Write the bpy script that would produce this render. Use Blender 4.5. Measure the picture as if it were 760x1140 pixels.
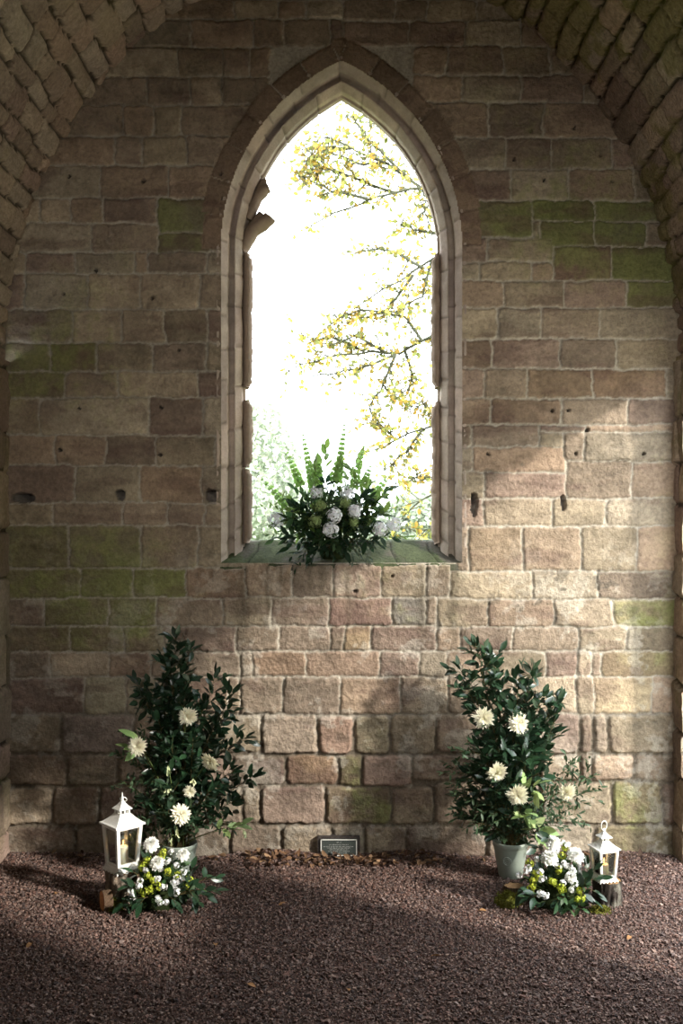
import bpy, math, random
import numpy as np
from math import sin, cos, pi, radians, sqrt

for o in list(bpy.data.objects):
    bpy.data.objects.remove(o)
S = bpy.context.scene
COL = S.collection

# ------------------------------------------------------------------ camera
FPX, DW, HC, YH = 1108.0, 4.924, 1.613, 585.0     # focal length in px, distance to wall, eye height, horizon row
cam = bpy.data.objects.new('camera', bpy.data.cameras.new('camera'))
COL.objects.link(cam)
cam.data.sensor_fit = 'VERTICAL'
cam.data.sensor_height = 36.0
cam.data.lens = 36.0 * FPX / 1140.0
cam.data.shift_y = (YH - 570.0) / 1140.0
cam.data.clip_end = 400
cam.location = (0, -DW, HC)
cam.rotation_euler = (pi / 2, 0, 0)
S.camera = cam

# ------------------------------------------------------------------ world, sun, added fill
world = bpy.data.worlds.new('sky')
S.world = world
world.use_nodes = True
wn = world.node_tree.nodes
bg = wn['Background']
bg.inputs[0].default_value = (0.88, 0.94, 1.0, 1)
bg.inputs[1].default_value = 8.0


def light(name, kind, loc, rot, energy, color, **kw):
    d = bpy.data.lights.new(name, kind)
    d.energy = energy
    d.color = color
    for k, v in kw.items():
        setattr(d, k, v)
    o = bpy.data.objects.new(name, d)
    o.location = loc
    o.rotation_euler = rot
    COL.objects.link(o)
    return o


def aim(o, target):
    from mathutils import Vector
    d = Vector(target) - o.location
    o.rotation_euler = d.to_track_quat('-Z', 'Y').to_euler()


SUN_DIR = (.739, -.498, .454)                 # towards the sun: low, far round to the right
sun = light('sun', 'SUN', (8, -6, 6), (0, 0, 0), 6.4, (1.0, 0.945, 0.86), angle=radians(4.0))
aim(sun, (8 - SUN_DIR[0], -6 - SUN_DIR[1], 6 - SUN_DIR[2]))
# added fill lamp outside the far-end slit, brightening the end wall
fill_back = light('fill_far_end', 'AREA', (-.95, -8.6, 2.62), (0, 0, 0), 400, (1.0, 0.96, 0.90), shape='RECTANGLE', size=.9, size_y=.6)
aim(fill_back, (.9, 0, 2.0))

S.view_settings.view_transform = 'Standard'
S.view_settings.look = 'None'
S.view_settings.exposure = 0.0
S.view_settings.gamma = 1.0
S.view_settings.use_curve_mapping = False
S.cycles.use_denoising = True
S.cycles.max_bounces = 8
S.cycles.diffuse_bounces = 4
S.cycles.transparent_max_bounces = 16

rng = np.random.default_rng(11)
random.seed(11)


def lin(r, g, b):
    def f(c):
        c /= 255.0
        return c / 12.92 if c <= 0.04045 else ((c + 0.055) / 1.055) ** 2.4
    return np.array([f(r), f(g), f(b)])


def at(px, py, Y):
    d = Y + DW
    return np.array([(px - 380.0) * d / FPX, Y, HC - (py - YH) * d / FPX])


# ------------------------------------------------------------------ noise
def _h(ix, iy, iz):
    with np.errstate(over='ignore'):
        h = (ix.astype(np.uint32) * np.uint32(374761393) + iy.astype(np.uint32) * np.uint32(668265263) + iz.astype(np.uint32) * np.uint32(2246822519))
        h = (h ^ (h >> np.uint32(13))) * np.uint32(1274126177)
        h = h ^ (h >> np.uint32(16))
    return (h & np.uint32(0xffffff)).astype(np.float64) / 0xffffff


def vn(x, y, z=0.0):
    x, y, z = np.broadcast_arrays(np.asarray(x, float), np.asarray(y, float), np.asarray(z, float))
    xi, yi, zi = np.floor(x), np.floor(y), np.floor(z)
    fx, fy, fz = x - xi, y - yi, z - zi
    fx, fy, fz = [f * f * (3 - 2 * f) for f in (fx, fy, fz)]
    xi, yi, zi = xi.astype(np.int64), yi.astype(np.int64), zi.astype(np.int64)
    r = 0
    for dx in (0, 1):
        for dy in (0, 1):
            for dz in (0, 1):
                w = (fx if dx else 1 - fx) * (fy if dy else 1 - fy) * (fz if dz else 1 - fz)
                r = r + w * _h(xi + dx, yi + dy, zi + dz)
    return r * 2 - 1


def fbm(x, y, z=0.0, o=4):
    r, a, s = 0, 0.5, 1.0
    for k in range(o):
        r = r + a * vn(x * s + 17.3 * k, y * s + 5.1 * k, np.asarray(z) * s + 3.7 * k)
        a *= .5
        s *= 2.03
    return r


def ss(a, b, x):
    t = np.clip((x - a) / (b - a), 0, 1)
    return t * t * (3 - 2 * t)


# ------------------------------------------------------------------ meshes
class Geo:
    def __init__(s):
        s.v, s.t, s.q, s.c, s.n = [], [], [], [], 0

    def add(s, v, t=None, q=None, c=(1, 1, 1)):
        v = np.asarray(v, float).reshape(-1, 3)
        c = np.asarray(c, float)
        c = np.tile(c, (len(v), 1)) if c.ndim == 1 else c
        if t is not None and len(t):
            s.t.append(np.asarray(t).reshape(-1, 3) + s.n)
        if q is not None and len(q):
            s.q.append(np.asarray(q).reshape(-1, 4) + s.n)
        s.v.append(v)
        s.c.append(c)
        s.n += len(v)
        return s


def build(name, g, mat, parent=None, smooth=True, origin=None, center=False):
    V = np.concatenate(g.v)
    C = np.concatenate(g.c)
    if parent is not None:
        p, off = parent, np.zeros(3)
        while p is not None:
            off = off + np.array(p.location)
            p = p.parent
        V = V - off
    loc = None
    if parent is None and origin is not None:
        loc = np.array(origin, float)
        V = V - loc
    T = np.concatenate(g.t) if g.t else np.zeros((0, 3), int)
    Q = np.concatenate(g.q) if g.q else np.zeros((0, 4), int)
    m = bpy.data.meshes.new(name)
    m.vertices.add(len(V))
    m.vertices.foreach_set('co', V.astype(np.float32).ravel())
    idx = np.concatenate([T.ravel(), Q.ravel()]).astype(np.int32)
    m.loops.add(len(idx))
    m.loops.foreach_set('vertex_index', idx)
    tot = np.concatenate([np.full(len(T), 3), np.full(len(Q), 4)]).astype(np.int32)
    st = np.concatenate([[0], np.cumsum(tot)[:-1]]).astype(np.int32)
    m.polygons.add(len(tot))
    m.polygons.foreach_set('loop_start', st)
    m.polygons.foreach_set('loop_total', tot)
    m.polygons.foreach_set('use_smooth', np.full(len(tot), smooth, bool))
    m.update(calc_edges=True)
    a = m.color_attributes.new('Col', 'FLOAT_COLOR', 'POINT')
    a.data.foreach_set('color', np.concatenate([C, np.ones((len(C), 1))], 1).astype(np.float32).ravel())
    m.validate()
    m.materials.append(mat)
    o = bpy.data.objects.new(name, m)
    if loc is not None:
        o.location = loc
    if parent is not None:
        o.parent = parent
    COL.objects.link(o)
    return o


def thing(name, loc, label, cat, group=None):
    o = bpy.data.objects.new(name, None)
    o.empty_display_size = .05
    o.location = tuple(float(x) for x in loc)
    COL.objects.link(o)
    return tag(o, label, cat, group)


def tag(o, label, cat, group=None, kind=None):
    o['label'] = label
    o['category'] = cat
    if group:
        o['group'] = group
    if kind:
        o['kind'] = kind
    return o


def nrm(a):
    a = np.asarray(a, float)
    return a / np.maximum(np.linalg.norm(a, axis=-1, keepdims=True), 1e-9)


def tube(g, pts, rad, n=6, c=(1, 1, 1), caps=True, rot=0.0):
    P = np.asarray(pts, float)
    k = len(P)
    R = np.broadcast_to(np.asarray(rad, float), (k,))
    T = nrm(np.gradient(P, axis=0))
    up = np.array([0, 0, 1.0]) if abs(T[0][2]) < .9 else np.array([0, 1.0, 0])
    A = nrm(np.cross(T, up))
    B = np.cross(T, A)
    th = rot + np.arange(n) * 2 * pi / n
    V = P[:, None] + R[:, None, None] * (np.cos(th)[None, :, None] * A[:, None] + np.sin(th)[None, :, None] * B[:, None])
    V = V.reshape(-1, 3)
    i = np.arange(k - 1)[:, None] * n
    j = np.arange(n)[None]
    j2 = (j + 1) % n
    q = np.stack([i + j, i + j2, i + n + j2, i + n + j], -1).reshape(-1, 4)
    t = []
    if caps:
        V = np.concatenate([V, P[:1], P[-1:]])
        a, b = k * n, k * n + 1
        for jj in range(n):
            t.append((a, (jj + 1) % n, jj))
            t.append((b, (k - 1) * n + jj, (k - 1) * n + (jj + 1) % n))
    g.add(V, t, q, c)
    return g


def lathe(g, prof, base, n=32, c=(1, 1, 1), ang=0.0, sx=1.0):
    P = np.asarray(prof, float)
    k = len(P)
    th = ang + np.arange(n) * 2 * pi / n
    V = np.stack([P[:, 0][:, None] * np.cos(th) * sx, P[:, 0][:, None] * np.sin(th), np.repeat(P[:, 1][:, None], n, 1)], -1).reshape(-1, 3) + np.asarray(base)
    i = np.arange(k - 1)[:, None] * n
    j = np.arange(n)[None]
    j2 = (j + 1) % n
    g.add(V, None, np.stack([i + j, i + j2, i + n + j2, i + n + j], -1).reshape(-1, 4), c)
    return g


def loft4(g, secs, base, ang, c=(1, 1, 1), caps=True):
    """square sections (half side, z) lofted about a vertical axis"""
    V = []
    for h, z in secs:
        for sx, sy in ((-1, -1), (1, -1), (1, 1), (-1, 1)):
            V.append((h * (sx * cos(ang) - sy * sin(ang)) + base[0], h * (sx * sin(ang) + sy * cos(ang)) + base[1], z + base[2]))
    q = []
    for i in range(len(secs) - 1):
        for j in range(4):
            q.append((i * 4 + j, i * 4 + (j + 1) % 4, i * 4 + 4 + (j + 1) % 4, i * 4 + 4 + j))
    if caps:
        q.append((3, 2, 1, 0))
        k = (len(secs) - 1) * 4
        q.append((k, k + 1, k + 2, k + 3))
    # split vertices per face so edges stay crisp
    V = np.array(V)
    q = np.array(q)
    g.add(V[q.ravel()], None, np.arange(len(q) * 4).reshape(-1, 4), c)
    return g


def box(g, lo, hi, c=(1, 1, 1), M=None, org=(0, 0, 0)):
    x0, y0, z0 = lo
    x1, y1, z1 = hi
    V = np.array([(x0, y0, z0), (x1, y0, z0), (x1, y1, z0), (x0, y1, z0), (x0, y0, z1), (x1, y0, z1), (x1, y1, z1), (x0, y1, z1)], float)
    if M is not None:
        V = V @ np.asarray(M).T
    V = V + np.asarray(org)
    q = np.array([(3, 2, 1, 0), (4, 5, 6, 7), (0, 1, 5, 4), (1, 2, 6, 5), (2, 3, 7, 6), (3, 0, 4, 7)])
    g.add(V[q.ravel()], None, np.arange(24).reshape(-1, 4), c)
    return g


LEAF_T = np.array([0, .2, .48, .78, 1.0])
LEAF_W = np.array([.75, 1.0, .62])
ROUND_W = np.array([.6, .95, .98])
NEEDLE_W = np.array([.8, 1.0, .7])


def leaves(g, P, D, N, L, W, bend=.15, fold=.12, c=(1, 1, 1), prof=LEAF_W):
    P, D = np.asarray(P, float), nrm(D)
    n = len(P)
    N = np.asarray(N, float)
    N = nrm(N - (N * D).sum(1, keepdims=True) * D)
    Sd = np.cross(D, N)
    L = np.broadcast_to(np.asarray(L, float), (n,))[:, None]
    W = np.broadcast_to(np.asarray(W, float), (n,))[:, None]
    bend = np.broadcast_to(np.asarray(bend, float), (n,))[:, None]
    V = np.zeros((n, 11, 3))
    for i, t in enumerate(LEAF_T):
        V[:, i] = P + D * L * t - N * (bend * L * t * t)
    for k in range(3):
        m = V[:, k + 1]
        V[:, 5 + k] = m - Sd * W * .5 * prof[k] + N * fold * W * prof[k]
        V[:, 8 + k] = m + Sd * W * .5 * prof[k] + N * fold * W * prof[k]
    t = np.array([(0, 1, 5), (0, 8, 1), (7, 3, 4), (3, 10, 4)])
    q = np.array([(5, 1, 2, 6), (6, 2, 3, 7), (1, 8, 9, 2), (2, 9, 10, 3)])
    o = np.arange(n)[:, None, None] * 11
    c = np.asarray(c, float)
    if c.ndim == 2:
        c = np.repeat(c, 11, 0)
    g.add(V.reshape(-1, 3), (t[None] + o).reshape(-1, 3), (q[None] + o).reshape(-1, 4), c)
    return g


def shade(base, n, var=.18, hue=.06):
    b = np.asarray(base)
    v = 1 + rng.uniform(-var, var, (n, 1))
    return np.clip(b[None] * v * (1 + rng.uniform(-hue, hue, (n, 3))), 0, 1)


def grid_faces(nu, nv, mask=None):
    i = np.arange(nu - 1)[:, None] * nv
    j = np.arange(nv - 1)[None]
    q = np.stack([i + j, i + nv + j, i + nv + j + 1, i + j + 1], -1)
    if mask is not None:
        q = q[mask]
    return q.reshape(-1, 4)


def compact(V, q, C):
    u, inv = np.unique(q.ravel(), return_inverse=True)
    return V[u], inv.reshape(-1, 4), C[u]


# ------------------------------------------------------------------ materials
def mat(name, rough=.8, var=.0, vscale=60., bump=0., bscale=80., spec=.3, tint=None, transl=0., detail=6., sss=0., coat=0., bdist=.01):
    m = bpy.data.materials.new(name)
    m.use_nodes = True
    nt = m.node_tree
    b = nt.nodes['Principled BSDF']
    b.inputs['Roughness'].default_value = rough
    b.inputs['Specular IOR Level'].default_value = spec
    at_ = nt.nodes.new('ShaderNodeAttribute')
    at_.attribute_name = 'Col'
    out = at_.outputs['Color']
    tc = nt.nodes.new('ShaderNodeTexCoord')
    if var > 0:
        nz = nt.nodes.new('ShaderNodeTexNoise')
        nz.inputs['Scale'].default_value = vscale
        nz.inputs['Detail'].default_value = detail
        nz.inputs['Roughness'].default_value = .7
        nt.links.new(tc.outputs['Object'], nz.inputs['Vector'])
        mr = nt.nodes.new('ShaderNodeMapRange')
        mr.inputs['From Min'].default_value = .25
        mr.inputs['From Max'].default_value = .75
        mr.inputs['To Min'].default_value = 1 - var
        mr.inputs['To Max'].default_value = 1 + var
        nt.links.new(nz.outputs[0], mr.inputs['Value'])
        mx = nt.nodes.new('ShaderNodeMix')
        mx.data_type = 'RGBA'
        mx.blend_type = 'MULTIPLY'
        mx.inputs[0].default_value = 1
        nt.links.new(out, mx.inputs[6])
        nt.links.new(mr.outputs[0], mx.inputs[7])
        out = mx.outputs[2]
    nt.links.new(out, b.inputs['Base Color'])
    if bump > 0:
        n2 = nt.nodes.new('ShaderNodeTexNoise')
        n2.inputs['Scale'].default_value = bscale
        n2.inputs['Detail'].default_value = 8
        n2.inputs['Roughness'].default_value = .65
        nt.links.new(tc.outputs['Object'], n2.inputs['Vector'])
        bp = nt.nodes.new('ShaderNodeBump')
        bp.inputs['Strength'].default_value = bump
        bp.inputs['Distance'].default_value = bdist
        nt.links.new(n2.outputs[0], bp.inputs['Height'])
        nt.links.new(bp.outputs[0], b.inputs['Normal'])
    if sss > 0:
        b.inputs['Subsurface Weight'].default_value = sss
        b.inputs['Subsurface Radius'].default_value = (.01, .006, .003)
    if coat > 0:
        b.inputs['Coat Weight'].default_value = coat
    if transl > 0:
        tr = nt.nodes.new('ShaderNodeBsdfTranslucent')
        nt.links.new(out, tr.inputs['Color'])
        ms = nt.nodes.new('ShaderNodeMixShader')
        ms.inputs[0].default_value = transl
        nt.links.new(b.outputs[0], ms.inputs[1])
        nt.links.new(tr.outputs[0], ms.inputs[2])
        nt.links.new(ms.outputs[0], nt.nodes['Material Output'].inputs['Surface'])
    return m


M_STONE = mat('sandstone', .92, .36, 60, .9, 60, .15, bdist=.013)
M_VAULT = mat('rough_vault_stone', .95, .35, 50, 1.0, 60, .1, bdist=.03)
M_CARVED = mat('carved_sandstone', .9, .14, 70, .45, 90, .2, bdist=.006)
M_EARTH = mat('gravel_earth', .95, .35, 90, .8, 120, .1)
M_PEBBLE = mat('crushed_gravel', .85, .15, 200, 0, 1, .25)
M_GLOSSY = mat('glossy_leaf', .3, .12, 60, .0, 1, .5, transl=.12)
M_LEAF = mat('leaf', .5, .12, 60, .0, 1, .35, transl=.25)
M_THIN = mat('autumn_leaf', .6, .1, 40, 0, 1, .2, transl=.5)
M_PETAL = mat('petal', .6, .04, 60, 0, 1, .2, transl=.25)
M_BARK = mat('bark', .9, .3, 90, .8, 120, .15)
M_WOOD = mat('cut_wood', .75, .15, 60, .2, 100, .2)
M_MOSS = mat('moss', 1.0, .35, 150, .9, 200, .05, bdist=.01)
M_PAINT = mat('white_painted_metal', .45, .1, 60, .15, 80, .4, bdist=.003)
M_POT = mat('grey_green_glazed_pot', .4, .08, 25, .1, 60, .5)
M_WAX = mat('candle_wax', .5, .0, 1, 0, 1, .4, sss=.4)
M_SLATE = mat('slate', .6, .15, 60, .2, 100, .4)
M_WHITE = mat('white_lettering', .6)
M_DRY = mat('dry_leaf', .8, .2, 80, 0, 1, .2, transl=.15)


def mat_glass():
    m = bpy.data.materials.new('lantern_glass')
    m.use_nodes = True
    nt = m.node_tree
    nt.nodes.remove(nt.nodes['Principled BSDF'])
    tr = nt.nodes.new('ShaderNodeBsdfTransparent')
    tr.inputs[0].default_value = (.93, .95, .95, 1)
    gl = nt.nodes.new('ShaderNodeBsdfGlossy')
    gl.inputs['Roughness'].default_value = .06
    fr = nt.nodes.new('ShaderNodeFresnel')
    fr.inputs[0].default_value = 1.5
    ad = nt.nodes.new('ShaderNodeMath')
    ad.operation = 'ADD'
    ad.inputs[1].default_value = .05
    nt.links.new(fr.outputs[0], ad.inputs[0])
    ms = nt.nodes.new('ShaderNodeMixShader')
    nt.links.new(ad.outputs[0], ms.inputs[0])
    nt.links.new(tr.outputs[0], ms.inputs[1])
    nt.links.new(gl.outputs[0], ms.inputs[2])
    nt.links.new(ms.outputs[0], nt.nodes['Material Output'].inputs['Surface'])
    return m


def mat_emit(name, col, st):
    m = bpy.data.materials.new(name)
    m.use_nodes = True
    nt = m.node_tree
    nt.nodes.remove(nt.nodes['Principled BSDF'])
    e = nt.nodes.new('ShaderNodeEmission')
    e.inputs[0].default_value = (*col, 1)
    e.inputs[1].default_value = st
    nt.links.new(e.outputs[0], nt.nodes['Material Output'].inputs['Surface'])
    return m


M_GLASS = mat_glass()
M_FLAME = mat_emit('candle_flame', (1.0, .55, .18), 6.0)

# ================================================================== SETTING
PX = 225.0
HALF, SPR, ARCB = 1.645, 2.40, 1.985          # side walls, vault springing, vault rise
WCX, WSZ, WR = .431, 2.978, 1.036             # window arc centre, springing, outer radius
SILL_F, SILL_B, SILL_D = 1.422, 1.534, .20


def win_out(x, z, off=0.0):
    """signed: <0 inside the window outline shrunk by off"""
    ax = np.abs(x)
    R = np.sqrt((ax + WCX) ** 2 + np.maximum(z - WSZ, 0) ** 2) - (WR - off)
    R = np.where(z < WSZ, ax - (WR - WCX - off), R)
    return np.maximum(R, (SILL_F + off) - z)


# --- stone courses of the end wall, read from the photograph (rows, then joints, in photo pixels)
L_ROWS = [
    (-60, -20, [150, 230, 300, 350]), (-20, 0, [190, 250, 330]), (0, 22, [260, 310, 340]), (22, 53, [212, 282, 316, 366]), (53, 86, [197, 248, 277]),
    (86, 118, [163, 212, 247]), (118, 152, [138, 172, 202]), (152, 185, [128, 159, 208]), (185, 221, [112, 186, 239]),
    (221, 249, [44, 80, 115, 175]), (249, 281, [102, 175]), (281, 305, [29, 84, 150, 164, 231]),
    (305, 345, [27, 97, 156, 222]), (345, 382, [81, 136, 184, 231]), (382, 414, [56, 108, 170, 230]), (414, 443, [72, 131, 219]),
    (443, 485, [44, 165, 225]), (485, 518, [62, 117, 172, 240]), (518, 560, [84, 156, 225]), (560, 585, [58, 136, 187, 228]),
    (585, 633, [76, 157, 221]), (633, 666, [90, 148, 207]), (666, 697, [50, 120, 174]), (697, 726, [77, 138, 182]),
    (726, 754, [3, 57, 121, 168, 208]), (754, 795, [94, 140, 200]), (795, 839, [69, 150, 222]), (839, 875, [75, 132, 190]),
    (875, 919, [59, 111, 180, 230]), (919, 955, [84, 160, 210])]
M_ROWS = [
    (628, 665, [273, 325, 372, 425, 475, 502]), (665, 697, [248, 301, 366, 437, 475, 487]), (697, 725, [263, 310, 368, 383, 412, 487]),
    (725, 754, [267, 281, 340, 422, 467, 498]), (754, 795, [254, 267, 315, 378, 446, 498]), (795, 840, [291, 354, 393, 434, 485]),
    (840, 875, [258, 317, 376, 402, 459]), (875, 918, [269, 291, 362, 435, 482]), (918, 955, [256, 313, 370, 406, 452])]
R_ROWS = [
    (-60, -20, [420, 490, 560]), (-20, 0, [450, 520]), (0, 24, [440, 475, 530]), (24, 52, [455, 519, 580]), (52, 84, [497, 560, 611]), (84, 115, [514, 579, 650]), (115, 154, [544, 605]),
    (154, 189, [507, 563, 614, 681]), (189, 223, [520, 570, 633, 705]), (313, 343, [560, 627, 697]),
    (343, 378, [553, 603, 666]), (378, 411, [548, 624, 686]), (411, 444, [539, 586, 660, 741]), (444, 473, [546, 626, 698]),
    (555, 586, [538, 615, 674]), (586, 636, [522, 581, 647, 709]),
    (636, 667, [592, 664]), (667, 698, [544, 616, 683]), (698, 725, [512, 570, 644, 697]), (725, 753, [540, 606, 642, 659, 669]),
    (753, 794, [570, 642, 660, 725]), (794, 839, [580, 644, 659, 676]), (839, 870, [530, 600, 645, 658, 705]), (870, 918, [540, 600, 680, 737]), (918, 955, [540, 600, 661])]
BLK = []
for (a, b, js) in L_ROWS:
    xs = [-12] + [j for j in js if j > -5]
    end = 248 if a >= 628 else (382 if a < 40 else 300)
    if a >= 628:
        m = [r for r in M_ROWS if abs(r[0] - a) < 12][0]
        end = m[2][0]
    xs = xs + [end]
    for x0, x1 in zip(xs[:-1], xs[1:]):
        if not (a == 221 and x0 == 175) and not (a == 249 and x0 == 175):
            BLK.append((x0, x1, a, b))
BLK += [(175, 234, 221, 260), (175, 234, 260, 281), (234, 252, 221, 262), (234, 252, 262, 281)]
for (a, b, js) in M_ROWS:
    for x0, x1 in zip(js[:-1], js[1:]):
        BLK.append((x0, x1, a, b))
for (a, b, js) in R_ROWS:
    st = 508 if a >= 190 else (382 if a < 40 else 460)
    if a >= 628:
        m = [r for r in M_ROWS if abs(r[0] - a) < 12][0]
        st = m[2][-1]
    xs = [st] + [j for j in js if j > st + 4] + [772]
    for x0, x1 in zip(xs[:-1], xs[1:]):
        BLK.append((x0, x1, a, b))
BLK += [(508, 529, 223, 266), (529, 593, 223, 265), (593, 661, 223, 247), (661, 770, 223, 247), (593, 602, 247, 275), (602, 661, 247, 275), (661, 719, 247, 275), (719, 770, 247, 275),
        (508, 543, 266, 292), (543, 616, 266, 292), (616, 681, 275, 313), (681, 770, 275, 313), (508, 534, 292, 313), (534, 592, 292, 313), (592, 616, 292, 313),
        (508, 524, 473, 498), (524, 600, 473, 498), (600, 651, 473, 481), (651, 770, 473, 481), (600, 628, 481, 498), (628, 650, 481, 513), (650, 770, 481, 514),
        (508, 526, 498, 526), (526, 628, 498, 526), (508, 538, 526, 555), (538, 630, 526, 555), (630, 703, 513, 555), (703, 770, 514, 555)]

# stones with a colour or growth of their own (photo px inside the stone -> colour, moss 0..1)
TINT = {(575, 512): (174, 144, 122, 0), (733, 612): (178, 146, 124, .1), (550, 612): (148, 124, 104, 0), (610, 612): (156, 134, 114, 0), (623, 428): (125, 98, 80, 0),
        (580, 459): (128, 100, 84, 0), (700, 428): (140, 112, 90, 0), (530, 394): (105, 80, 70, 0), (323, 818): (168, 132, 104, .05), (373, 818): (148, 116, 104, 0), (413, 818): (140, 126, 104, .35),
        (346, 858): (150, 112, 84, .12), (389, 858): (110, 104, 70, .85), (430, 858): (178, 146, 134, .05), (398, 898): (118, 106, 80, .65), (397, 711): (164, 140, 106, 0), (456, 681): (132, 128, 122, .3),
        (390, 681): (130, 102, 96, 0), (120, 540): (158, 144, 126, 0), (190, 540): (150, 126, 106, 0), (195, 464): (122, 96, 88, 0), (118, 775): (170, 164, 140, .1), (50, 775): (120, 100, 92, 0),
        (205, 240): (90, 96, 62, .95), (205, 270): (98, 92, 66, .7), (148, 203): (112, 88, 80, 0), (310, 740): (160, 126, 104, 0), (390, 740): (156, 126, 110, 0), (412, 775): (160, 132, 112, .05),
        (650, 295): (120, 92, 80, .2), (705, 295): (100, 112, 50, 1.0), (690, 260): (92, 106, 46, 1.0), (630, 260): (92, 104, 48, 1.0), (625, 235): (94, 104, 50, .9), (700, 235): (90, 104, 46, 1.0), (560, 245): (108, 110, 66, .8),
        (725, 328): (100, 116, 52, .9), (115, 610): (116, 108, 74, .75), (40, 610): (112, 106, 70, .75), (190, 610): (122, 100, 82, .35), (118, 650): (130, 128, 82, 1.0), (178, 650): (136, 136, 84, 1.0), (50, 650): (130, 122, 84, .85),
        (85, 682): (136, 128, 92, .85), (146, 682): (134, 128, 90, .8), (106, 712): (136, 126, 92, .9), (160, 712): (138, 126, 94, .85), (30, 712): (132, 120, 94, .6),
        (82, 398): (116, 104, 76, .4), (40, 428): (114, 104, 78, .35), (30, 398): (118, 106, 84, .3), (250, 640): (150, 124, 106, 0), (700, 775): (172, 150, 122, .15), (640, 818): (120, 84, 74, 0),
        (600, 818): (176, 160, 146, 0), (700, 740): (158, 140, 106, .5), (720, 682): (146, 134, 94, .7), (710, 895): (140, 128, 92, .55), (710, 933): (128, 116, 84, .45), (100, 818): (150, 136, 132, 0), (300, 818): (176, 162, 150, 0)}

STEP = .0062
gx = np.arange(-1.76, 1.76 + STEP, STEP)
gz = np.arange(-.06, 4.62, STEP)
X, Z = np.meshgrid(gx, gz, indexing='ij')
U, V_ = 380 + PX * X, 948 - PX * Z
wu = U + 1.6 * vn(U * .05, V_ * .05, 1.) + 1.0 * vn(U * .17, V_ * .17, 2.) + .7 * vn(U * .4, V_ * .4, 12.)
wv = V_ + 1.3 * vn(U * .045, V_ * .045, 3.) + .9 * vn(U * .17, V_ * .17, 4.) + .7 * vn(U * .4, V_ * .4, 14.)
n_big = fbm(X * 3, Z * 3, 9.0)
n_mid = fbm(X * 14, Z * 14, 5.0)
n_fin = fbm(X * 45, Z * 45, 2.0, 3)
n_str = fbm(X * 6, Z * 30, 7.0)
H = .0015 * n_mid + .0012 * n_fin - .002 + .004 * n_big
MORT = np.ones_like(H)
mc = lin(180, 169, 156)[None, None] * (1 + .22 * n_big[..., None] + .18 * n_fin[..., None])
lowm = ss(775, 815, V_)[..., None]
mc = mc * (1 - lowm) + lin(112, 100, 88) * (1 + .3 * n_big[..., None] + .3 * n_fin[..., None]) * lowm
C = mc.copy()
PAL = [lin(160, 138, 120), lin(152, 136, 117), lin(148, 130, 114), lin(164, 146, 127), lin(146, 125, 112), lin(158, 143, 126), lin(138, 121, 107)]
MOSSB = np.zeros_like(H)


def stone_fill(mask_idx, d, h0, tilt, rnd, base, moss, k, sl):
    """d: distance inside the stone edge (px)"""
    si = sl
    ins = d > 0
    relief = .0055 * n_mid[si] + .003 * n_str[si] * (rnd[0] * 1.8) + .003 * n_big[si] + .0026 * n_fin[si]
    hh = h0 + tilt + relief + (.011 if y0 > 790 else .0065) * (ss(0, 1.9, d) - .5)
    H[si] = np.where(ins, hh, H[si])
    MORT[si] = np.where(ins, 1 - ss(0, 1.2, d), MORT[si])
    cc = base[None, None] * (1 + .35 * n_big[si][..., None] + .32 * n_mid[si][..., None] + .22 * n_str[si][..., None] + .25 * n_fin[si][..., None])
    C[si] = np.where(ins[..., None], cc * ss(-.4, 1.4, d)[..., None] + C[si] * (1 - ss(-.4, 1.4, d)[..., None]), C[si])
    MOSSB[si] = np.where(ins, moss, MOSSB[si])


for k, (x0, x1, y0, y1) in enumerate(BLK):
    i0, i1 = np.searchsorted(gx, ((x0 - 6 - 380) / PX, (x1 + 6 - 380) / PX))
    j0, j1 = np.searchsorted(gz, ((948 - y1 - 6) / PX, (948 - y0 + 6) / PX))
    if i1 <= i0 or j1 <= j0:
        continue
    sl = (slice(i0, i1), slice(j0, j1))
    r = rng.uniform(0, 1, 8)
    base = PAL[int(r[0] * len(PAL)) % len(PAL)] * (.82 + .36 * r[1])
    moss = 0.0
    for (tx, ty), tv in TINT.items():
        if x0 < tx < x1 and y0 < ty < y1:
            base = .55 * lin(*tv[:3]) + .45 * base
            moss = tv[3]
    low = y0 > 790
    rad = 1.5 + 3 * r[2] + (2.2 if low else 0)
    gap = .25 + .6 * r[3] + (.8 if low else 0)
    cx, cy = (x0 + x1) / 2, (y0 + y1) / 2
    hx, hy = (x1 - x0) / 2 - gap, (y1 - y0) / 2 - gap
    rad = min(rad, hx * .8, hy * .8)
    sk = (r[4] - .5) * .03
    qx = np.abs(wu[sl] - cx + sk * (wv[sl] - cy)) - hx + rad
    qy = np.abs(wv[sl] - cy + (r[5] - .5) * .02 * (wu[sl] - cx)) - hy + rad
    d = -(np.sqrt(np.maximum(qx, 0) ** 2 + np.maximum(qy, 0) ** 2) + np.minimum(np.maximum(qx, qy), 0) - rad)
    tilt = (r[6] - .5) * .006 * (U[sl] - cx) / max(hx, 1) + (r[7] - .5) * .005 * (V_[sl] - cy) / max(hy, 1)
    stone_fill(None, d, .002 + .006 * r[4] + (.004 * r[1] if low else 0), tilt, r, base, moss, k, sl)

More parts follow.
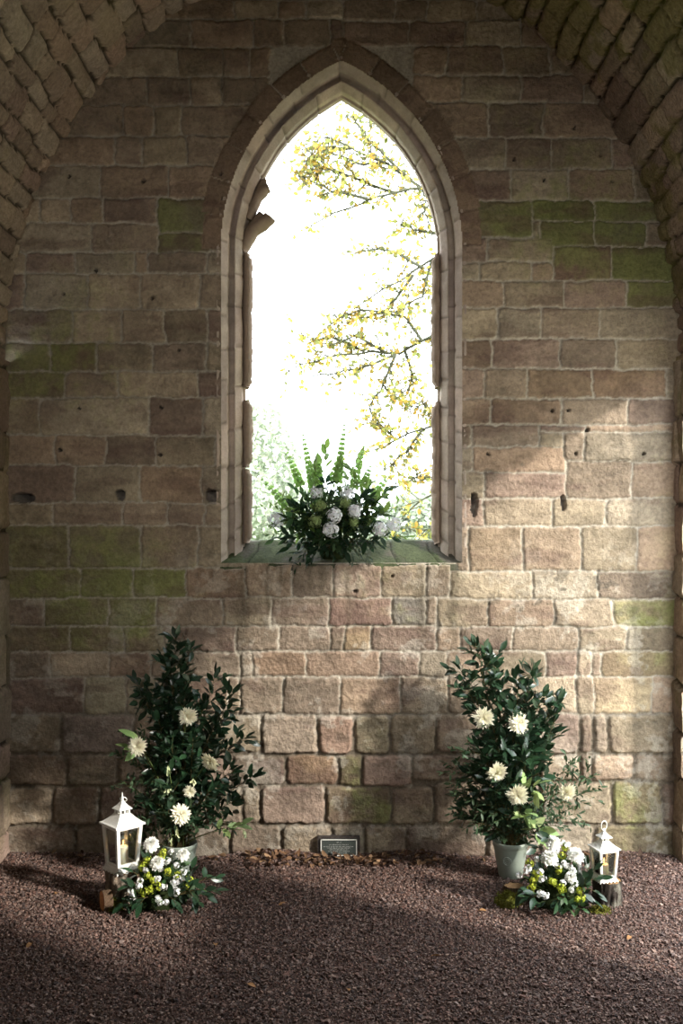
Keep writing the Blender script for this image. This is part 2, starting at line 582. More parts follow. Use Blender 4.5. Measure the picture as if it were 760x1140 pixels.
# voussoirs around the arch
Rr = np.sqrt((np.abs(X) + WCX) ** 2 + (Z - WSZ) ** 2)
ang = np.arctan2(Z - WSZ, np.abs(X) + WCX)
RING = .10
nv_ = 7
rin = (Z > WSZ - .02) & (Rr < WR + RING) & (Rr > WR - .06)
da = 1.13 / nv_
for side in (-1, 1):
    for k in range(nv_ + 1):
        r = rng.uniform(0, 1, 8)
        a0, a1 = k * da + (.02 if side > 0 else 0), (k + 1) * da + (.02 if side > 0 else 0)
        reg = rin & (X * side >= -.001) & (ang >= a0 - .02) & (ang < a1 + .02)
        d = np.minimum(np.minimum(ang - a0, a1 - ang) * Rr, WR + RING * (.85 + .3 * r[0]) - Rr) * PX - .5 + .4 * n_mid
        d = np.minimum(d, np.abs(X) * PX + .2)
        base = lin(138, 116, 100) * (.8 + .3 * r[1])
        hh = .004 + .004 * r[2] + .003 * n_mid + .002 * n_big + .006 * (ss(0, 3, d) - .5)
        ins = reg & (d > 0)
        H = np.where(ins, hh, H)
        MORT = np.where(ins, 1 - ss(0, 1.2, d), MORT)
        C = np.where(ins[..., None], base * (1 + .2 * n_big[..., None] + .15 * n_mid[..., None]), C)
        MOSSB = np.where(ins, 0, MOSSB)

# dark putlog holes and small bolt holes in the stone
for (hx, hy, rx, ry) in [(25, 554, 13, 6), (133, 552, 5, 6), (236, 551, 7, 8), (528, 562, 3.5, 13), (627, 560, 2.6, 8)]:
    e = ((wu - hx) / rx) ** 2 + ((wv - hy) / ry) ** 2
    low = (wv - hy) > -.2 * ry + .6 * (wu - hx) * (1 if hx < 300 else -.4)
    H = np.where(e < 1, np.where(low, -.03, -.13), H)
    C = np.where((e < 1)[..., None], lin(112, 104, 98), C)
    MOSSB = np.where(e < 1, 0, MOSSB)
for (hx, hy) in [(89, 455), (180, 455), (68, 503), (178, 505), (106, 302), (70, 329), (170, 333), (160, 202), (78, 197), (573, 177), (604, 201), (590, 148), (638, 144), (668, 176), (682, 202), (615, 458), (641, 505), (543, 506),
                 (716, 505), (653, 479), (438, 640), (395, 657), (632, 457), (200, 391), (246, 193), (248, 222)]:
    e = np.hypot(wu - hx, wv - hy)
    H = np.where(e < 1.7, -.03, H)
    C = np.where((e < 1.9)[..., None], lin(70, 62, 56), C)

# growth and weathering
def blob(cx, cy, rx, ry):
    return np.exp(-(((U - cx) / rx) ** 2 + ((V_ - cy) / ry) ** 2))


reg = (.55 * blob(120, 660, 110, 60) + .68 * blob(640, 260, 110, 70) + .45 * blob(600, 160, 110, 60) + .32 * blob(110, 330, 120, 110) + .4 * blob(80, 420, 110, 70) + .4 * blob(735, 470, 26, 120)
       + .45 * blob(735, 690, 45, 60) + .4 * blob(700, 900, 70, 50) + .45 * blob(420, 890, 60, 40) + .45 * blob(430, 650, 60, 40) + .3 * blob(345, 770, 30, 20) + .3 * blob(60, 880, 80, 60) + .25 * blob(540, 60, 120, 50)
       + .35 * blob(505, 660, 14, 70) + .3 * blob(250, 740, 60, 20))
mm = np.clip(reg + MOSSB * .52, 0, 1.05)
msk = ss(.25, 1.05, mm + .75 * n_big + .75 * n_mid + .5 * n_fin) * np.clip(mm * 1.1, 0, .82)
msk = msk * (1 - .45 * MORT)
mossc = lin(120, 122, 76)[None, None] * (1 + .3 * n_mid[..., None] + .25 * n_fin[..., None])
dkm = ss(90, 330, 380 - V_)[..., None]
mossc = mossc * np.where(V_[..., None] < 360, .9, 1.05)
C = C * (1 - msk[..., None]) + mossc * msk[..., None]
# pale lichen and lime crust on the lower stones
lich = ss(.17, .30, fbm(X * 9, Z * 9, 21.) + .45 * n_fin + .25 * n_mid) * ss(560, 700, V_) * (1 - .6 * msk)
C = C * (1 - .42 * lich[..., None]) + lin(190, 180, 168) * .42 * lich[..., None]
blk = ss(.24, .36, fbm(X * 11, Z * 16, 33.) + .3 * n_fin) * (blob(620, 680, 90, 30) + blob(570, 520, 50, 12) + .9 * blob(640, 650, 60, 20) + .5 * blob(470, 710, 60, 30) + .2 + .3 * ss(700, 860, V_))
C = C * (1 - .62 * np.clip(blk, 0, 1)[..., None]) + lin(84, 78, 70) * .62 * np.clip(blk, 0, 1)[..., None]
# iron-dark bedding stains
stn = ss(.14, .42, fbm(X * 4, Z * 11, 44.) + .3 * n_str + .2 * n_fin) * (1 - MORT)
C = C * (1 - .42 * stn[..., None]) + lin(96, 72, 68) * .42 * stn[..., None]
# run-off streaks under the sill
for sx, ln, w in [(298, 60, 2.2), (345, 35, 2.0), (312, 30, 1.5), (358, 60, 3), (388, 70, 4), (470, 90, 5), (504, 120, 7), (270, 150, 7)]:
    e = np.exp(-((U + 3 * n_mid - sx) / w) ** 2) * ss(626, 632, V_) * (1 - ss(628 + ln * .5, 628 + ln * 1.2, V_)) * .55
    C = C * (1 - e[..., None]) + lin(92, 82, 68) * e[..., None]
# damp grime low on the wall
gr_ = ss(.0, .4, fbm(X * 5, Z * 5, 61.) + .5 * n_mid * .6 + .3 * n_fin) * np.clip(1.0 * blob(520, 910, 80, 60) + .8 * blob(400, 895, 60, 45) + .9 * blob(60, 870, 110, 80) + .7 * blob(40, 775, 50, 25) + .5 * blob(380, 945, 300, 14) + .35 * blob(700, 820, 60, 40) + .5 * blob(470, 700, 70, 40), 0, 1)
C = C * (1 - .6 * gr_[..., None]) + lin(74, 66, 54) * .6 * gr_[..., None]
C = np.clip(C * np.array([.97, 1.0, .97]), .01, .9)
Hq = H.copy()
ellz = SPR + ARCB * np.sqrt(np.clip(1 - (X / (HALF + .06)) ** 2, 0, 1))
keep = (win_out(X, Z, .012) > 0) & (Z < ellz + .06)
fm = keep[:-1, :-1] & keep[1:, :-1] & keep[:-1, 1:] & keep[1:, 1:]
q = grid_faces(len(gx), len(gz), fm)
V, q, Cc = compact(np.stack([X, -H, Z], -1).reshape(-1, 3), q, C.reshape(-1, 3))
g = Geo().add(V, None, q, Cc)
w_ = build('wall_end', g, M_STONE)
w_['kind'] = 'structure'

# --- vault and side walls as coursed rough stone on a curved surface
th = np.linspace(0, pi, 1601)
ax_, az_ = HALF * np.cos(th), SPR + ARCB * np.sin(th)
arc = np.concatenate([[0], np.cumsum(np.hypot(np.diff(ax_), np.diff(az_)))])
ALEN = arc[-1]


def coursed(s, yy, course, lmin, lmax, seed, relief):
    """height, colour of a coursed rubble surface over (s, y)"""
    S_, Y_ = np.meshgrid(s, yy, indexing='ij')
    ws = S_ + .014 * vn(S_ * 6, Y_ * 6, seed) + .007 * vn(S_ * 22, Y_ * 22, seed + 1)
    wy = Y_ + .012 * vn(S_ * 6, Y_ * 6, seed + 2)
    big, mid, fin = fbm(S_ * 3, Y_ * 3, seed), fbm(S_ * 12, Y_ * 12, seed + 3), fbm(S_ * 40, Y_ * 40, seed + 4, 3)
    Hh = -.014 + .004 * mid
    Cv = np.ones(S_.shape + (3,)) * lin(84, 74, 64) * (1 + .3 * fin[..., None])
    r = np.random.default_rng(int(seed * 10) + 3)
    a = s[0] - .05
    while a < s[-1]:
        b = a + course * r.uniform(.75, 1.3)
        y0 = yy.min() - r.uniform(0, lmax)
        while y0 < yy.max():
            y1 = y0 + r.uniform(lmin, lmax)
            i0, i1 = np.searchsorted(s, (a - .04, b + .04))
            j0, j1 = np.searchsorted(yy, (y0 - .04, y1 + .04))
            rr = r.uniform(0, 1, 9)
            if i1 > i0 and j1 > j0:
                sl = (slice(i0, i1), slice(j0, j1))
                cs, cy = (a + b) / 2, (y0 + y1) / 2
                hs, hy = (b - a) / 2 - .005 * (.6 + rr[0]), (y1 - y0) / 2 - .005
                rd = min(.005 + .010 * rr[1], hs * .7, hy * .7)
                qx = np.abs(ws[sl] - cs + (rr[2] - .5) * .16 * (wy[sl] - cy)) - hs + rd
                qy = np.abs(wy[sl] - cy + (rr[3] - .5) * .2 * (ws[sl] - cs)) - hy + rd
                d = -(np.hypot(np.maximum(qx, 0), np.maximum(qy, 0)) + np.minimum(np.maximum(qx, qy), 0) - rd)
                ins = d > 0
                hh = relief * (rr[4] - .4) + relief * (rr[5] - .5) * (ws[sl] - cs) / hs * .9 + relief * (rr[6] - .5) * (wy[sl] - cy) / hy * .8 + .010 * mid[sl] + .004 * fin[sl] + .018 * (ss(0, .013, d) - .5)
                base = PAL[int(rr[7] * 7) % 7] * (1.08 + .4 * rr[8])
                Hh[sl] = np.where(ins, hh, Hh[sl])
                Cv[sl] = np.where(ins[..., None], base * (1 + .2 * big[sl][..., None] + .2 * mid[sl][..., None]), Cv[sl])
            y0 = y1
        a = b
    return S_, Y_, Hh, Cv, big, mid


yy = np.concatenate([np.arange(-7.0, -1.9, .05), np.arange(-1.9, .10, .0105)])
sv = np.arange(0, ALEN, .0115)
S_, Y_, Hh, Cv, big, mid = coursed(sv, yy, .108, .13, .32, 3.0, .010)
xa, za = np.interp(S_, arc, ax_), np.interp(S_, arc, az_)
nx_, nz_ = -xa / HALF ** 2, -(za - SPR) / ARCB ** 2
nl = np.hypot(nx_, nz_)
nx_, nz_ = nx_ / nl, nz_ / nl
gm = ss(.0, .35, big + .6 * mid + .25 * (xa > .4) - .1) * np.where(xa > 0, .65, .18)
Cv = Cv * (1 - gm[..., None]) + lin(128, 122, 66) * gm[..., None]
g = Geo().add(np.stack([xa + nx_ * (Hh - .025), Y_, za + nz_ * (Hh - .025)], -1).reshape(-1, 3), None, grid_faces(len(sv), len(yy)), np.clip(Cv, .01, .9).reshape(-1, 3))
o = build('ceiling', g, M_VAULT)
o['kind'] = 'structure'
OPENINGS = [(-1.62, -.155, -1, 2.36), (-2.85, -1.98, 1.40, 2.2)]      # y from, y to, z from, z to; second opening added for sun at left
sz = np.arange(-.08, SPR + .03, .0125)
for side, nm in ((-1, 'wall_left'), (1, 'wall_right')):
    S_, Y_, Hh, Cv, big, mid = coursed(sz, yy, .24, .2, .5, 20.0 + side, .012)
    gm = ss(-.1, .4, big + .5 * mid) * (.75 if side > 0 else .35)
    Cv = Cv * (1 - gm[..., None]) + lin(104, 104, 56) * gm[..., None]
    P = np.stack([side * (HALF - Hh * .8), Y_, S_], -1)
    msk_ = None
    if side > 0:
        k_ = np.ones(Y_.shape, bool)
        for a_, b_, c_, d_ in OPENINGS:
            k_ &= ~((Y_ > a_) & (Y_ < b_) & (S_ > c_) & (S_ < d_))
        msk_ = k_[:-1, :-1] & k_[1:, :-1] & k_[:-1, 1:] & k_[1:, 1:]
    V, q, Cc = compact(P.reshape(-1, 3), grid_faces(len(sz), len(yy), msk_), np.clip(Cv, .01, .9).reshape(-1, 3))
    g = Geo().add(V, None, q, Cc)
    o = build(nm, g, M_VAULT)
    o['kind'] = 'structure'
# far end behind the viewer: a wall with a slit shaped to steer the fill lamp
g = Geo()
cst = lin(140, 120, 104)
OXA, OXB, OZ0, OZ1 = -.95, -.15, 2.25, 2.65
for lo, hi in [((-1.75, -7.2, -.05), (OXA, -6.9, 4.5)), ((OXB, -7.2, -.05), (1.75, -6.9, 4.5)), ((OXA, -7.2, -.05), (OXB, -6.9, OZ0)), ((OXA, -7.2, OZ1), (OXB, -6.9, 4.5))]:
    box(g, lo, hi, cst)
o = build('wall_rear', g, M_STONE, smooth=False)
o['kind'] = 'structure'

# --- window surround: two chamfered orders, broken tracery, sill
PROF = [(-.012, -.006), (-.002, -.006), (.002, -.002), (.037, .046), (.039, .052), (.041, .086), (.064, .090), (.067, .066), (.070, .064), (.100, .108), (.102, .114), (.104, .150), (.112, .152), (.112, .20), (.105, .22), (.0, .38)]
GRP = [0, 0, 0, 1, 1, 1, 1, 1] + [2] * 12


def path_pt(sa, off):
    """sa in [0, L]: left jamb up, arch, right jamb down, for the outline shrunk by off"""
    pass


def outline(off, zb, nj=170, na=120):
    R = WR - off
    xj = R - WCX
    zs = np.linspace(zb, WSZ, nj)
    a_end = math.acos(WCX / R)
    a = np.linspace(0, a_end, na)[1:]
    lx = np.concatenate([np.full(nj, xj), R * np.cos(a) - WCX])
    lz = np.concatenate([zs, WSZ + R * np.sin(a)])
    return np.concatenate([-lx, lx[::-1][1:]]), np.concatenate([lz, lz[::-1][1:]])


rows = []
for off, dep in PROF:
    zb = SILL_F + (SILL_B - SILL_F) * np.clip(dep / SILL_D, 0, 1) - .03
    x_, z_ = outline(off, zb)
    rows.append(np.stack([x_, np.full_like(x_, dep), z_], -1))
# insert intermediate profile points for surface relief
fine, fgrp = [], []
for i in range(len(rows) - 1):
    n = max(1, int(math.hypot(PROF[i + 1][0] - PROF[i][0], PROF[i + 1][1] - PROF[i][1]) / .009))
    n = min(n, 8)
    for k in range(n):
        fine.append(rows[i] + (rows[i + 1] - rows[i]) * k / n)
        fgrp.append(GRP[i])
fine.append(rows[-1])
fgrp.append(2)
A = np.stack(fine, 0)
npf, npt = A.shape[:2]
mid_i = npt // 2
len_ = np.concatenate([[0], np.cumsum(np.linalg.norm(np.diff(rows[0], axis=0), axis=1))])
Cw = np.zeros(A.shape)
G3 = np.zeros(A.shape[:2])
joints = {}
for grp in (0, 1, 2):
    js = []
    p = .06 + .05 * grp
    while p < len_[-1]:
        js.append(p)
        p += rng.uniform(.14, .24) if (p < 1.5 or p > len_[-1] - 1.5) else rng.uniform(.19, .30)
    joints[grp] = np.array(js)
cols = {gq: [(.6 * PAL[rng.integers(0, 7)] + .4 * lin(190, 178, 168)) * rng.uniform(.95, 1.15) for _ in range(len(joints[gq]) + 1)] for gq in joints}
for i in range(npf):
    js = joints[fgrp[i]]
    b = np.searchsorted(js, len_)
    dj = np.min(np.abs(len_[:, None] - js[None]), 1)
    Cw[i] = np.array(cols[fgrp[i]])[b]
    gr = 1 - ss(.002, .009, dj)
    G3[i] = gr
    Cw[i] = Cw[i] * (1 - .35 * gr[:, None])
nz1 = fbm(A[..., 0] * 22, A[..., 2] * 22, A[..., 1] * 22)
nz2 = fbm(A[..., 0] * 7, A[..., 2] * 7, A[..., 1] * 7 + 5)
tang = np.gradient(A, axis=1)
prf = np.gradient(A, axis=0)
nn = nrm(np.cross(tang, prf))
sgn = np.sign(nn[4, 5, 1]) or 1
nn = nn * (-sgn)
disp = .003 * nz1 + .004 * nz2 - .006 * G3
disp[0] = 0
A = A + nn * disp[..., None]
Cw = np.clip(Cw * (1 + .3 * nz1[..., None] + .2 * nz2[..., None]), .02, .9)
g = Geo().add(A.reshape(-1, 3), None, grid_faces(npf, npt), Cw.reshape(-1, 3))
win = build('window_1', g, M_CARVED)
win['kind'] = 'structure'
# sloping sill of mossy slabs
sx = np.arange(-.60, .6001, .01)
sd = np.concatenate([[-.004, -.004], np.arange(0, .56, .012)])
SX, SD = np.meshgrid(sx, sd, indexing='ij')
SZ = SILL_F + (SILL_B - SILL_F) * np.clip(SD / SILL_D, 0, 1)
SZ[:, 0] = SILL_F - .03
nb, nm_ = fbm(SX * 5, SD * 5, 2.), fbm(SX * 22, SD * 22, 6.)
jd = np.min(np.abs(SX[..., None] - np.array([-.47, -.2, .28, .49]) + .01 * nb[..., None]), -1)
gr = 1 - ss(.002, .008, jd)
SZ = SZ + .006 * nb + .004 * nm_ - .008 * gr
SY = SD.copy()
SXs = SX * (1 - .10 * np.clip(SD / .12, 0, 1))
gmask = np.clip(ss(-.25, .3, nb + .6 * nm_ + .1), 0, 1) * .85
Cs = lin(96, 92, 82) * (1 + .4 * nm_[..., None] + .3 * nb[..., None])
Cs = Cs * (1 - gmask[..., None]) + lin(66, 76, 48) * (1 + .5 * nm_[..., None]) * gmask[..., None]
Cs = Cs * (1 - .5 * gr[..., None])
g = Geo().add(np.stack([SXs, SY, SZ], -1).reshape(-1, 3), None, grid_faces(len(sx), len(sd)), np.clip(Cs, .02, .9).reshape(-1, 3))
build('sill', g, M_STONE, win)


# inner order: remains of the tracery bar down each jamb, and two broken cusps
def bar(g, pts, half_w, d0, d1, seed, c):
    """rough moulded bar following (x,z) pts, from depth d0 to d1, chamfered to the room side"""
    P = np.asarray(pts, float)
    k = len(P)
    T = nrm(np.gradient(P, axis=0))
    Nn = np.stack([-T[:, 1], T[:, 0]], 1)
    hw = np.broadcast_to(np.asarray(half_w, float), (k,))
    sec = [(-1, d0 + .035), (-.35, d0), (.35, d0), (1, d0 + .035), (1, d1 - .03), (.35, d1), (-.35, d1), (-1, d1 - .03)]
    V = np.zeros((k, 8, 3))
    for j, (o_, d_) in enumerate(sec):
        xz = P + Nn * (hw * o_)[:, None]
        V[:, j] = np.stack([xz[:, 0], np.full(k, d_), xz[:, 1]], 1)
    nz = fbm(V[..., 0] * 30, V[..., 2] * 30, V[..., 1] * 30 + seed)
    V = V + nz[..., None] * np.array([.012, .008, .012])
    i = np.arange(k - 1)[:, None] * 8
    j = np.arange(8)[None]
    q = np.stack([i + j, i + (j + 1) % 8, i + 8 + (j + 1) % 8, i + 8 + j], -1).reshape(-1, 4)
    Vv = V.reshape(-1, 3)
    q = np.concatenate([q, [[0, 1, 2, 3], [0, 3, 4, 7], [4, 5, 6, 7]], [[(k - 1) * 8 + a for a in f] for f in ((3, 2, 1, 0), (7, 4, 3, 0), (7, 6, 5, 4))]])
    g.add(Vv, None, q, np.clip(c * (1 + .35 * nz.reshape(-1, 1)), .02, .9))


def wp(px, py, Y=.16):
    p = at(px, py, Y)
    return (p[0], p[2])


def resamp(pts, n):
    P = np.asarray(pts, float)
    s = np.concatenate([[0], np.cumsum(np.linalg.norm(np.diff(P, axis=0), axis=1))])
    t = np.linspace(0, s[-1], n)
    return np.stack([np.interp(t, s, P[:, i]) for i in range(P.shape[1])], 1)


tc_ = lin(146, 128, 112)
for nm, y0, y1, sgx in [('left', 284, 432, -1), ('left', 446, 520, -1), ('left', 523, 604, -1), ('right', 284, 432, 1), ('right', 448, 606, 1)]:
    g = Geo()
    xe = 275.5 if sgx < 0 else 485.5
    n = int((y1 - y0) / 2.2)
    yv = np.linspace(y0, y1, n)
    taper = np.clip(np.minimum(yv - y0, y1 - yv) / 7, .55, 1)
    pts = [wp(xe - sgx * 0 + sgx * 2.5 * (1 - t), v) for v, t in zip(yv, taper)]
    bar(g, pts, .024 * taper, .115, .205, y0 * .1, tc_ * rng.uniform(.9, 1.1))
    build('tracery_bar', g, M_CARVED, win)
g = Geo()
bar(g, resamp([wp(x, y) for x, y in [(270, 280), (276, 266), (282, 256), (290, 250), (297, 246), (300, 242)]], 16), np.linspace(.026, .042, 16) * np.where(np.arange(16) > 12, .8, 1), .115, .205, 3, tc_)
bar(g, resamp([wp(x, y) for x, y in [(272, 266), (278, 256), (286, 247), (292, 240)]], 10), np.linspace(.026, .030, 10), .125, .2, 8, tc_ * .9)
build('tracery_stub', g, M_CARVED, win)
g = Geo()
bar(g, resamp([wp(x, y) for x, y in [(276, 246), (281, 232), (287, 219), (294, 212), (299, 210)]], 16), np.linspace(.028, .028, 16) * np.where(np.arange(16) > 13, .7, 1), .115, .205, 5, tc_)
bar(g, resamp([wp(x, y) for x, y in [(286, 220), (290, 208), (295, 202)]], 8), np.linspace(.022, .018, 8), .125, .2, 6, tc_ * .85)
build('tracery_stub', g, M_CARVED, win)

# --- floor of earth and gravel
fx = np.arange(-1.75, 1.76, .03)
fy = np.arange(-7.2, .05, .03)
FX, FY = np.meshgrid(fx, fy, indexing='ij')


def ground(x, y):
    return .010 * fbm(np.asarray(x) * 1.7, np.asarray(y) * 1.7, 4.) + .035 * ss(-.28, .0, np.asarray(y)) * (.4 + .6 * vn(np.asarray(x) * 3, np.asarray(y) * 0, 8.)) - .012


g = Geo().add(np.stack([FX, FY, ground(FX, FY) - .004], -1).reshape(-1, 3), None, grid_faces(len(fx), len(fy)), lin(78, 62, 56))
o = build('floor', g, M_EARTH)
o['kind'] = 'structure'


def pebbles(n, x0, x1, y0, y1, s0, s1):
    x, y = rng.uniform(x0, x1, n), rng.uniform(y0, y1, n)
    s = rng.uniform(s0, s1, n) * (1 + 1.0 * (rng.uniform(0, 1, n) > .96))
    cube = np.array([(-1, -1, -1), (1, -1, -1), (1, 1, -1), (-1, 1, -1), (-1, -1, 1), (1, -1, 1), (1, 1, 1), (-1, 1, 1)], float) * .62
    V = cube[None] * (1 + rng.uniform(-.4, .4, (n, 8, 3)))
    V = V * np.stack([s * rng.uniform(.7, 1.5, n), s, s * rng.uniform(.5, .9, n)], -1)[:, None]
    a, b = rng.uniform(0, 2 * pi, n), rng.uniform(-.6, .6, n)
    ca, sa, cb, sb = np.cos(a)[:, None], np.sin(a)[:, None], np.cos(b)[:, None], np.sin(b)[:, None]
    vx, vy, vz = V[..., 0], V[..., 1], V[..., 2]
    vx, vz = vx * cb + vz * sb, -vx * sb + vz * cb
    vx, vy = vx * ca - vy * sa, vx * sa + vy * ca
    V = np.stack([vx + x[:, None], vy + y[:, None], vz + (ground(x, y) + s * .25)[:, None]], -1)
    q = np.array([(3, 2, 1, 0), (4, 5, 6, 7), (0, 1, 5, 4), (1, 2, 6, 5), (2, 3, 7, 6), (3, 0, 4, 7)])
    pal = np.array([lin(126, 100, 90), lin(104, 82, 74), lin(146, 122, 110), lin(92, 78, 74), lin(130, 112, 104), lin(112, 84, 74)])
    c = pal[rng.integers(0, len(pal), n)] * rng.uniform(.4, 1.1, (n, 1))
    return V.reshape(-1, 3), (q[None] + np.arange(n)[:, None, None] * 8).reshape(-1, 4), np.repeat(c, 8, 0)


g = Geo()
v, q, c = pebbles(105000, -1.63, 1.63, -2.0, -.02, .0024, .0052)
g.add(v, None, q, c)
v, q, c = pebbles(16000, -1.63, 1.63, -3.2, -2.0, .004, .008)
g.add(v, None, q, c)
tag(build('gravel', g, M_PEBBLE, smooth=False), 'reddish brown crushed gravel covering the floor of the vaulted room', 'gravel', kind='stuff')

# --- outside: meadow beyond the window
g = Geo()
ex = np.linspace(-60, 60, 60)
ey = np.linspace(.6, 90, 50)
EX, EY = np.meshgrid(ex, ey, indexing='ij')
EZ = -.6 + .3 * fbm(EX * .08, EY * .08, 1.) + .0
g.add(np.stack([EX, EY, EZ], -1).reshape(-1, 3), None, grid_faces(60, 50), lin(96, 106, 66))
o = build('ground_meadow', g, mat('meadow_grass', .9, .2, 3, .3, 20, .1))
o['kind'] = 'structure'
g = Geo().add([(1.0, -9, -.10), (14, -9, -.10), (14, .6, -.10), (1.0, .6, -.10)], None, [(0, 1, 2, 3)], lin(205, 195, 170))  # unseen yard, colour made pale to bounce light onto the vault
o = build('ground_yard', g, mat('pale_yard_bounce', .9, .2, 3, .3, 20, .1))
o['kind'] = 'structure'

# unseen wall added across the yard to block low sky at the side opening
g = Geo()
box(g, (9.0, -16, -.2), (9.5, 6, 4.1), lin(90, 90, 66))
o = build('sky_block_wall', g, M_STONE, smooth=False)
o['kind'] = 'structure'

#OBJECTS_HERE
# ================================================================== THINGS
def bez(a, b, c, n):
    t = np.linspace(0, 1, n)[:, None]
    return (1 - t) ** 2 * np.asarray(a) + 2 * t * (1 - t) * np.asarray(b) + t * t * np.asarray(c)


def rand_unit(n):
    return nrm(rng.normal(size=(n, 3)))


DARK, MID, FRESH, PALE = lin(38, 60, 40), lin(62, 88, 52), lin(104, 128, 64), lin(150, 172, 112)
CAMV = np.array([0, -1.0, .08])


def leafy(gs, gl, path, r0, kind, start=.3, col=DARK, dens=1.0):
    """stem path with leaves and leafy side twigs"""
    n = len(path)
    tube(gs, path, np.linspace(r0, r0 * .35, n), 5, lin(86, 76, 48))
    length = np.linalg.norm(np.diff(path, axis=0), axis=1).sum()
    T = nrm(np.gradient(path, axis=0))
    if kind == 'glossy':
        step, ll, lw, tw = .017, (.046, .068), .44, .06
    elif kind == 'fine':
        step, ll, lw, tw = .011, (.022, .036), .36, .08
    else:
        step, ll, lw, tw = .024, (.06, .085), .5, .05
    m = max(4, int(length * (1 - start) / step * dens))
    ts = np.linspace(start, 1, m) * (n - 1)
    P, D, L = [], [], []
    for k, t in enumerate(ts):
        i = min(int(t), n - 2)
        p = path[i] + (path[i + 1] - path[i]) * (t - i)
        tg = T[i]
        a = k * 2.4 + rng.uniform(-.4, .4)
        u = nrm(np.cross(tg, [0.2, 1, .1]))
        w = np.cross(tg, u)
        out = u * cos(a) + w * sin(a)
        tip = k >= m - 3
        if not tip and rng.random() < .42:
            tl = tw * rng.uniform(.6, 1.3)
            e = p + nrm(out + tg * .7 + np.array([0, 0, .2])) * tl
            tube(gs, np.array([p, (p + e) / 2 + np.array([0, 0, .004]), e]), [r0 * .4, r0 * .3, r0 * .2], 4, lin(84, 84, 48))
            dd = nrm(e - p)
            for f in np.linspace(.35, 1, 4 if kind != 'fine' else 7):
                P.append(p + (e - p) * f)
                D.append(nrm(dd * .8 + rng.normal(size=3) * .55))
                L.append(rng.uniform(*ll))
        else:
            P.append(p)
            D.append(nrm(out * (.35 if tip else .9) + tg * (.95 if tip else .55)))
            L.append(rng.uniform(*ll))
    P, D, L = np.array(P), np.array(D), np.array(L)
    N = nrm(np.array([0, -.35, .9]) + rng.normal(size=P.shape) * .38)
    leaves(gl, P, D, N, L, L * lw, rng.uniform(.02, .25, len(P)), .1, shade(col, len(P), .25, .08))


def bloom(root, name, p, r, face, layers, per, col, ccol, phi=(8, 78), width=.34, round_=True, label=None, shrink=.45, cr=.2):
    g = Geo()
    F = nrm(np.asarray(face, float))
    u = nrm(np.cross(F, [.1, .2, 1]))
    w = np.cross(F, u)
    p = np.asarray(p, float)
    for k in range(layers):
        f = k / max(layers - 1, 1)
        n = max(5, int(per * (1 - .35 * f)))
        a = np.arange(n) * 2 * pi / n + k * 1.3 + rng.uniform(-.12, .12, n)
        ph = np.radians(phi[0] + (phi[1] - phi[0]) * f + rng.uniform(-7, 7, n))
        D = (np.cos(a)[:, None] * u + np.sin(a)[:, None] * w) * np.cos(ph)[:, None] + F * np.sin(ph)[:, None]
        L = r * (1 - shrink * f) * rng.uniform(.85, 1.1, n)
        N = F[None] * np.cos(ph)[:, None] - (np.cos(a)[:, None] * u + np.sin(a)[:, None] * w) * np.sin(ph)[:, None]
        leaves(g, p + F * (.22 * r * f) + D * r * .06, D, N, L, L * width, -.12 + .3 * f, .24, shade(col, n, .06, .02), ROUND_W if round_ else LEAF_W)
    o = build(name, g, M_PETAL, root)
    if label:
        o['label'] = label
    g = Geo()
    lathe(g, [(0.001, cr * r * .9), (cr * r * .6, cr * r * .7), (cr * r, .2 * cr * r), (cr * r * .6, -.3 * cr * r), (.001, -.4 * cr * r)], (0, 0, 0), 10, ccol)
    B = np.stack([u, w, F], 1)
    g.v[0] = g.v[0] @ B.T + p + F * r * .16
    build('flower_centre', g, M_LEAF, o)
    return o


def floret_ball(root, name, p, r, n, col, fr, label=None, face=None, petals=4):
    """round head of tiny four-petalled florets"""
    g = Geo()
    D = rand_unit(n * 3)
    if face is not None:
        F = nrm(np.asarray(face, float))
        D = D[(D @ F) > -.25]
    D = D[:n]
    k = len(D)
    rr = r * rng.uniform(.55, 1.08, k)[:, None] * (1 + .3 * vn(D[:, 0] * 2 + p[0] * 50, D[:, 1] * 2, D[:, 2] * 2))[:, None]
    c = p + D * rr
    u = nrm(np.cross(D, rand_unit(k)))
    w = np.cross(D, u)
    cc = shade(col, k, .2, .04)
    for j in range(petals):
        a = j * 2 * pi / petals
        d = u * cos(a) + w * sin(a) + D * .3
        leaves(g, c, d, D, fr, fr * .95, .1, .05, cc, ROUND_W)
    # pedicels keep the florets joined to the head
    idx = rng.permutation(k)[:min(k, 14)]
    for i in idx:
        tube(g, np.array([p, c[i]]), [.0012, .0008], 3, lin(120, 140, 80), caps=False)
    o = build(name, g, M_PETAL if name.startswith('white') or name == 'hydrangea_head' else M_LEAF, root)
    if label:
        o['label'] = label
    return o


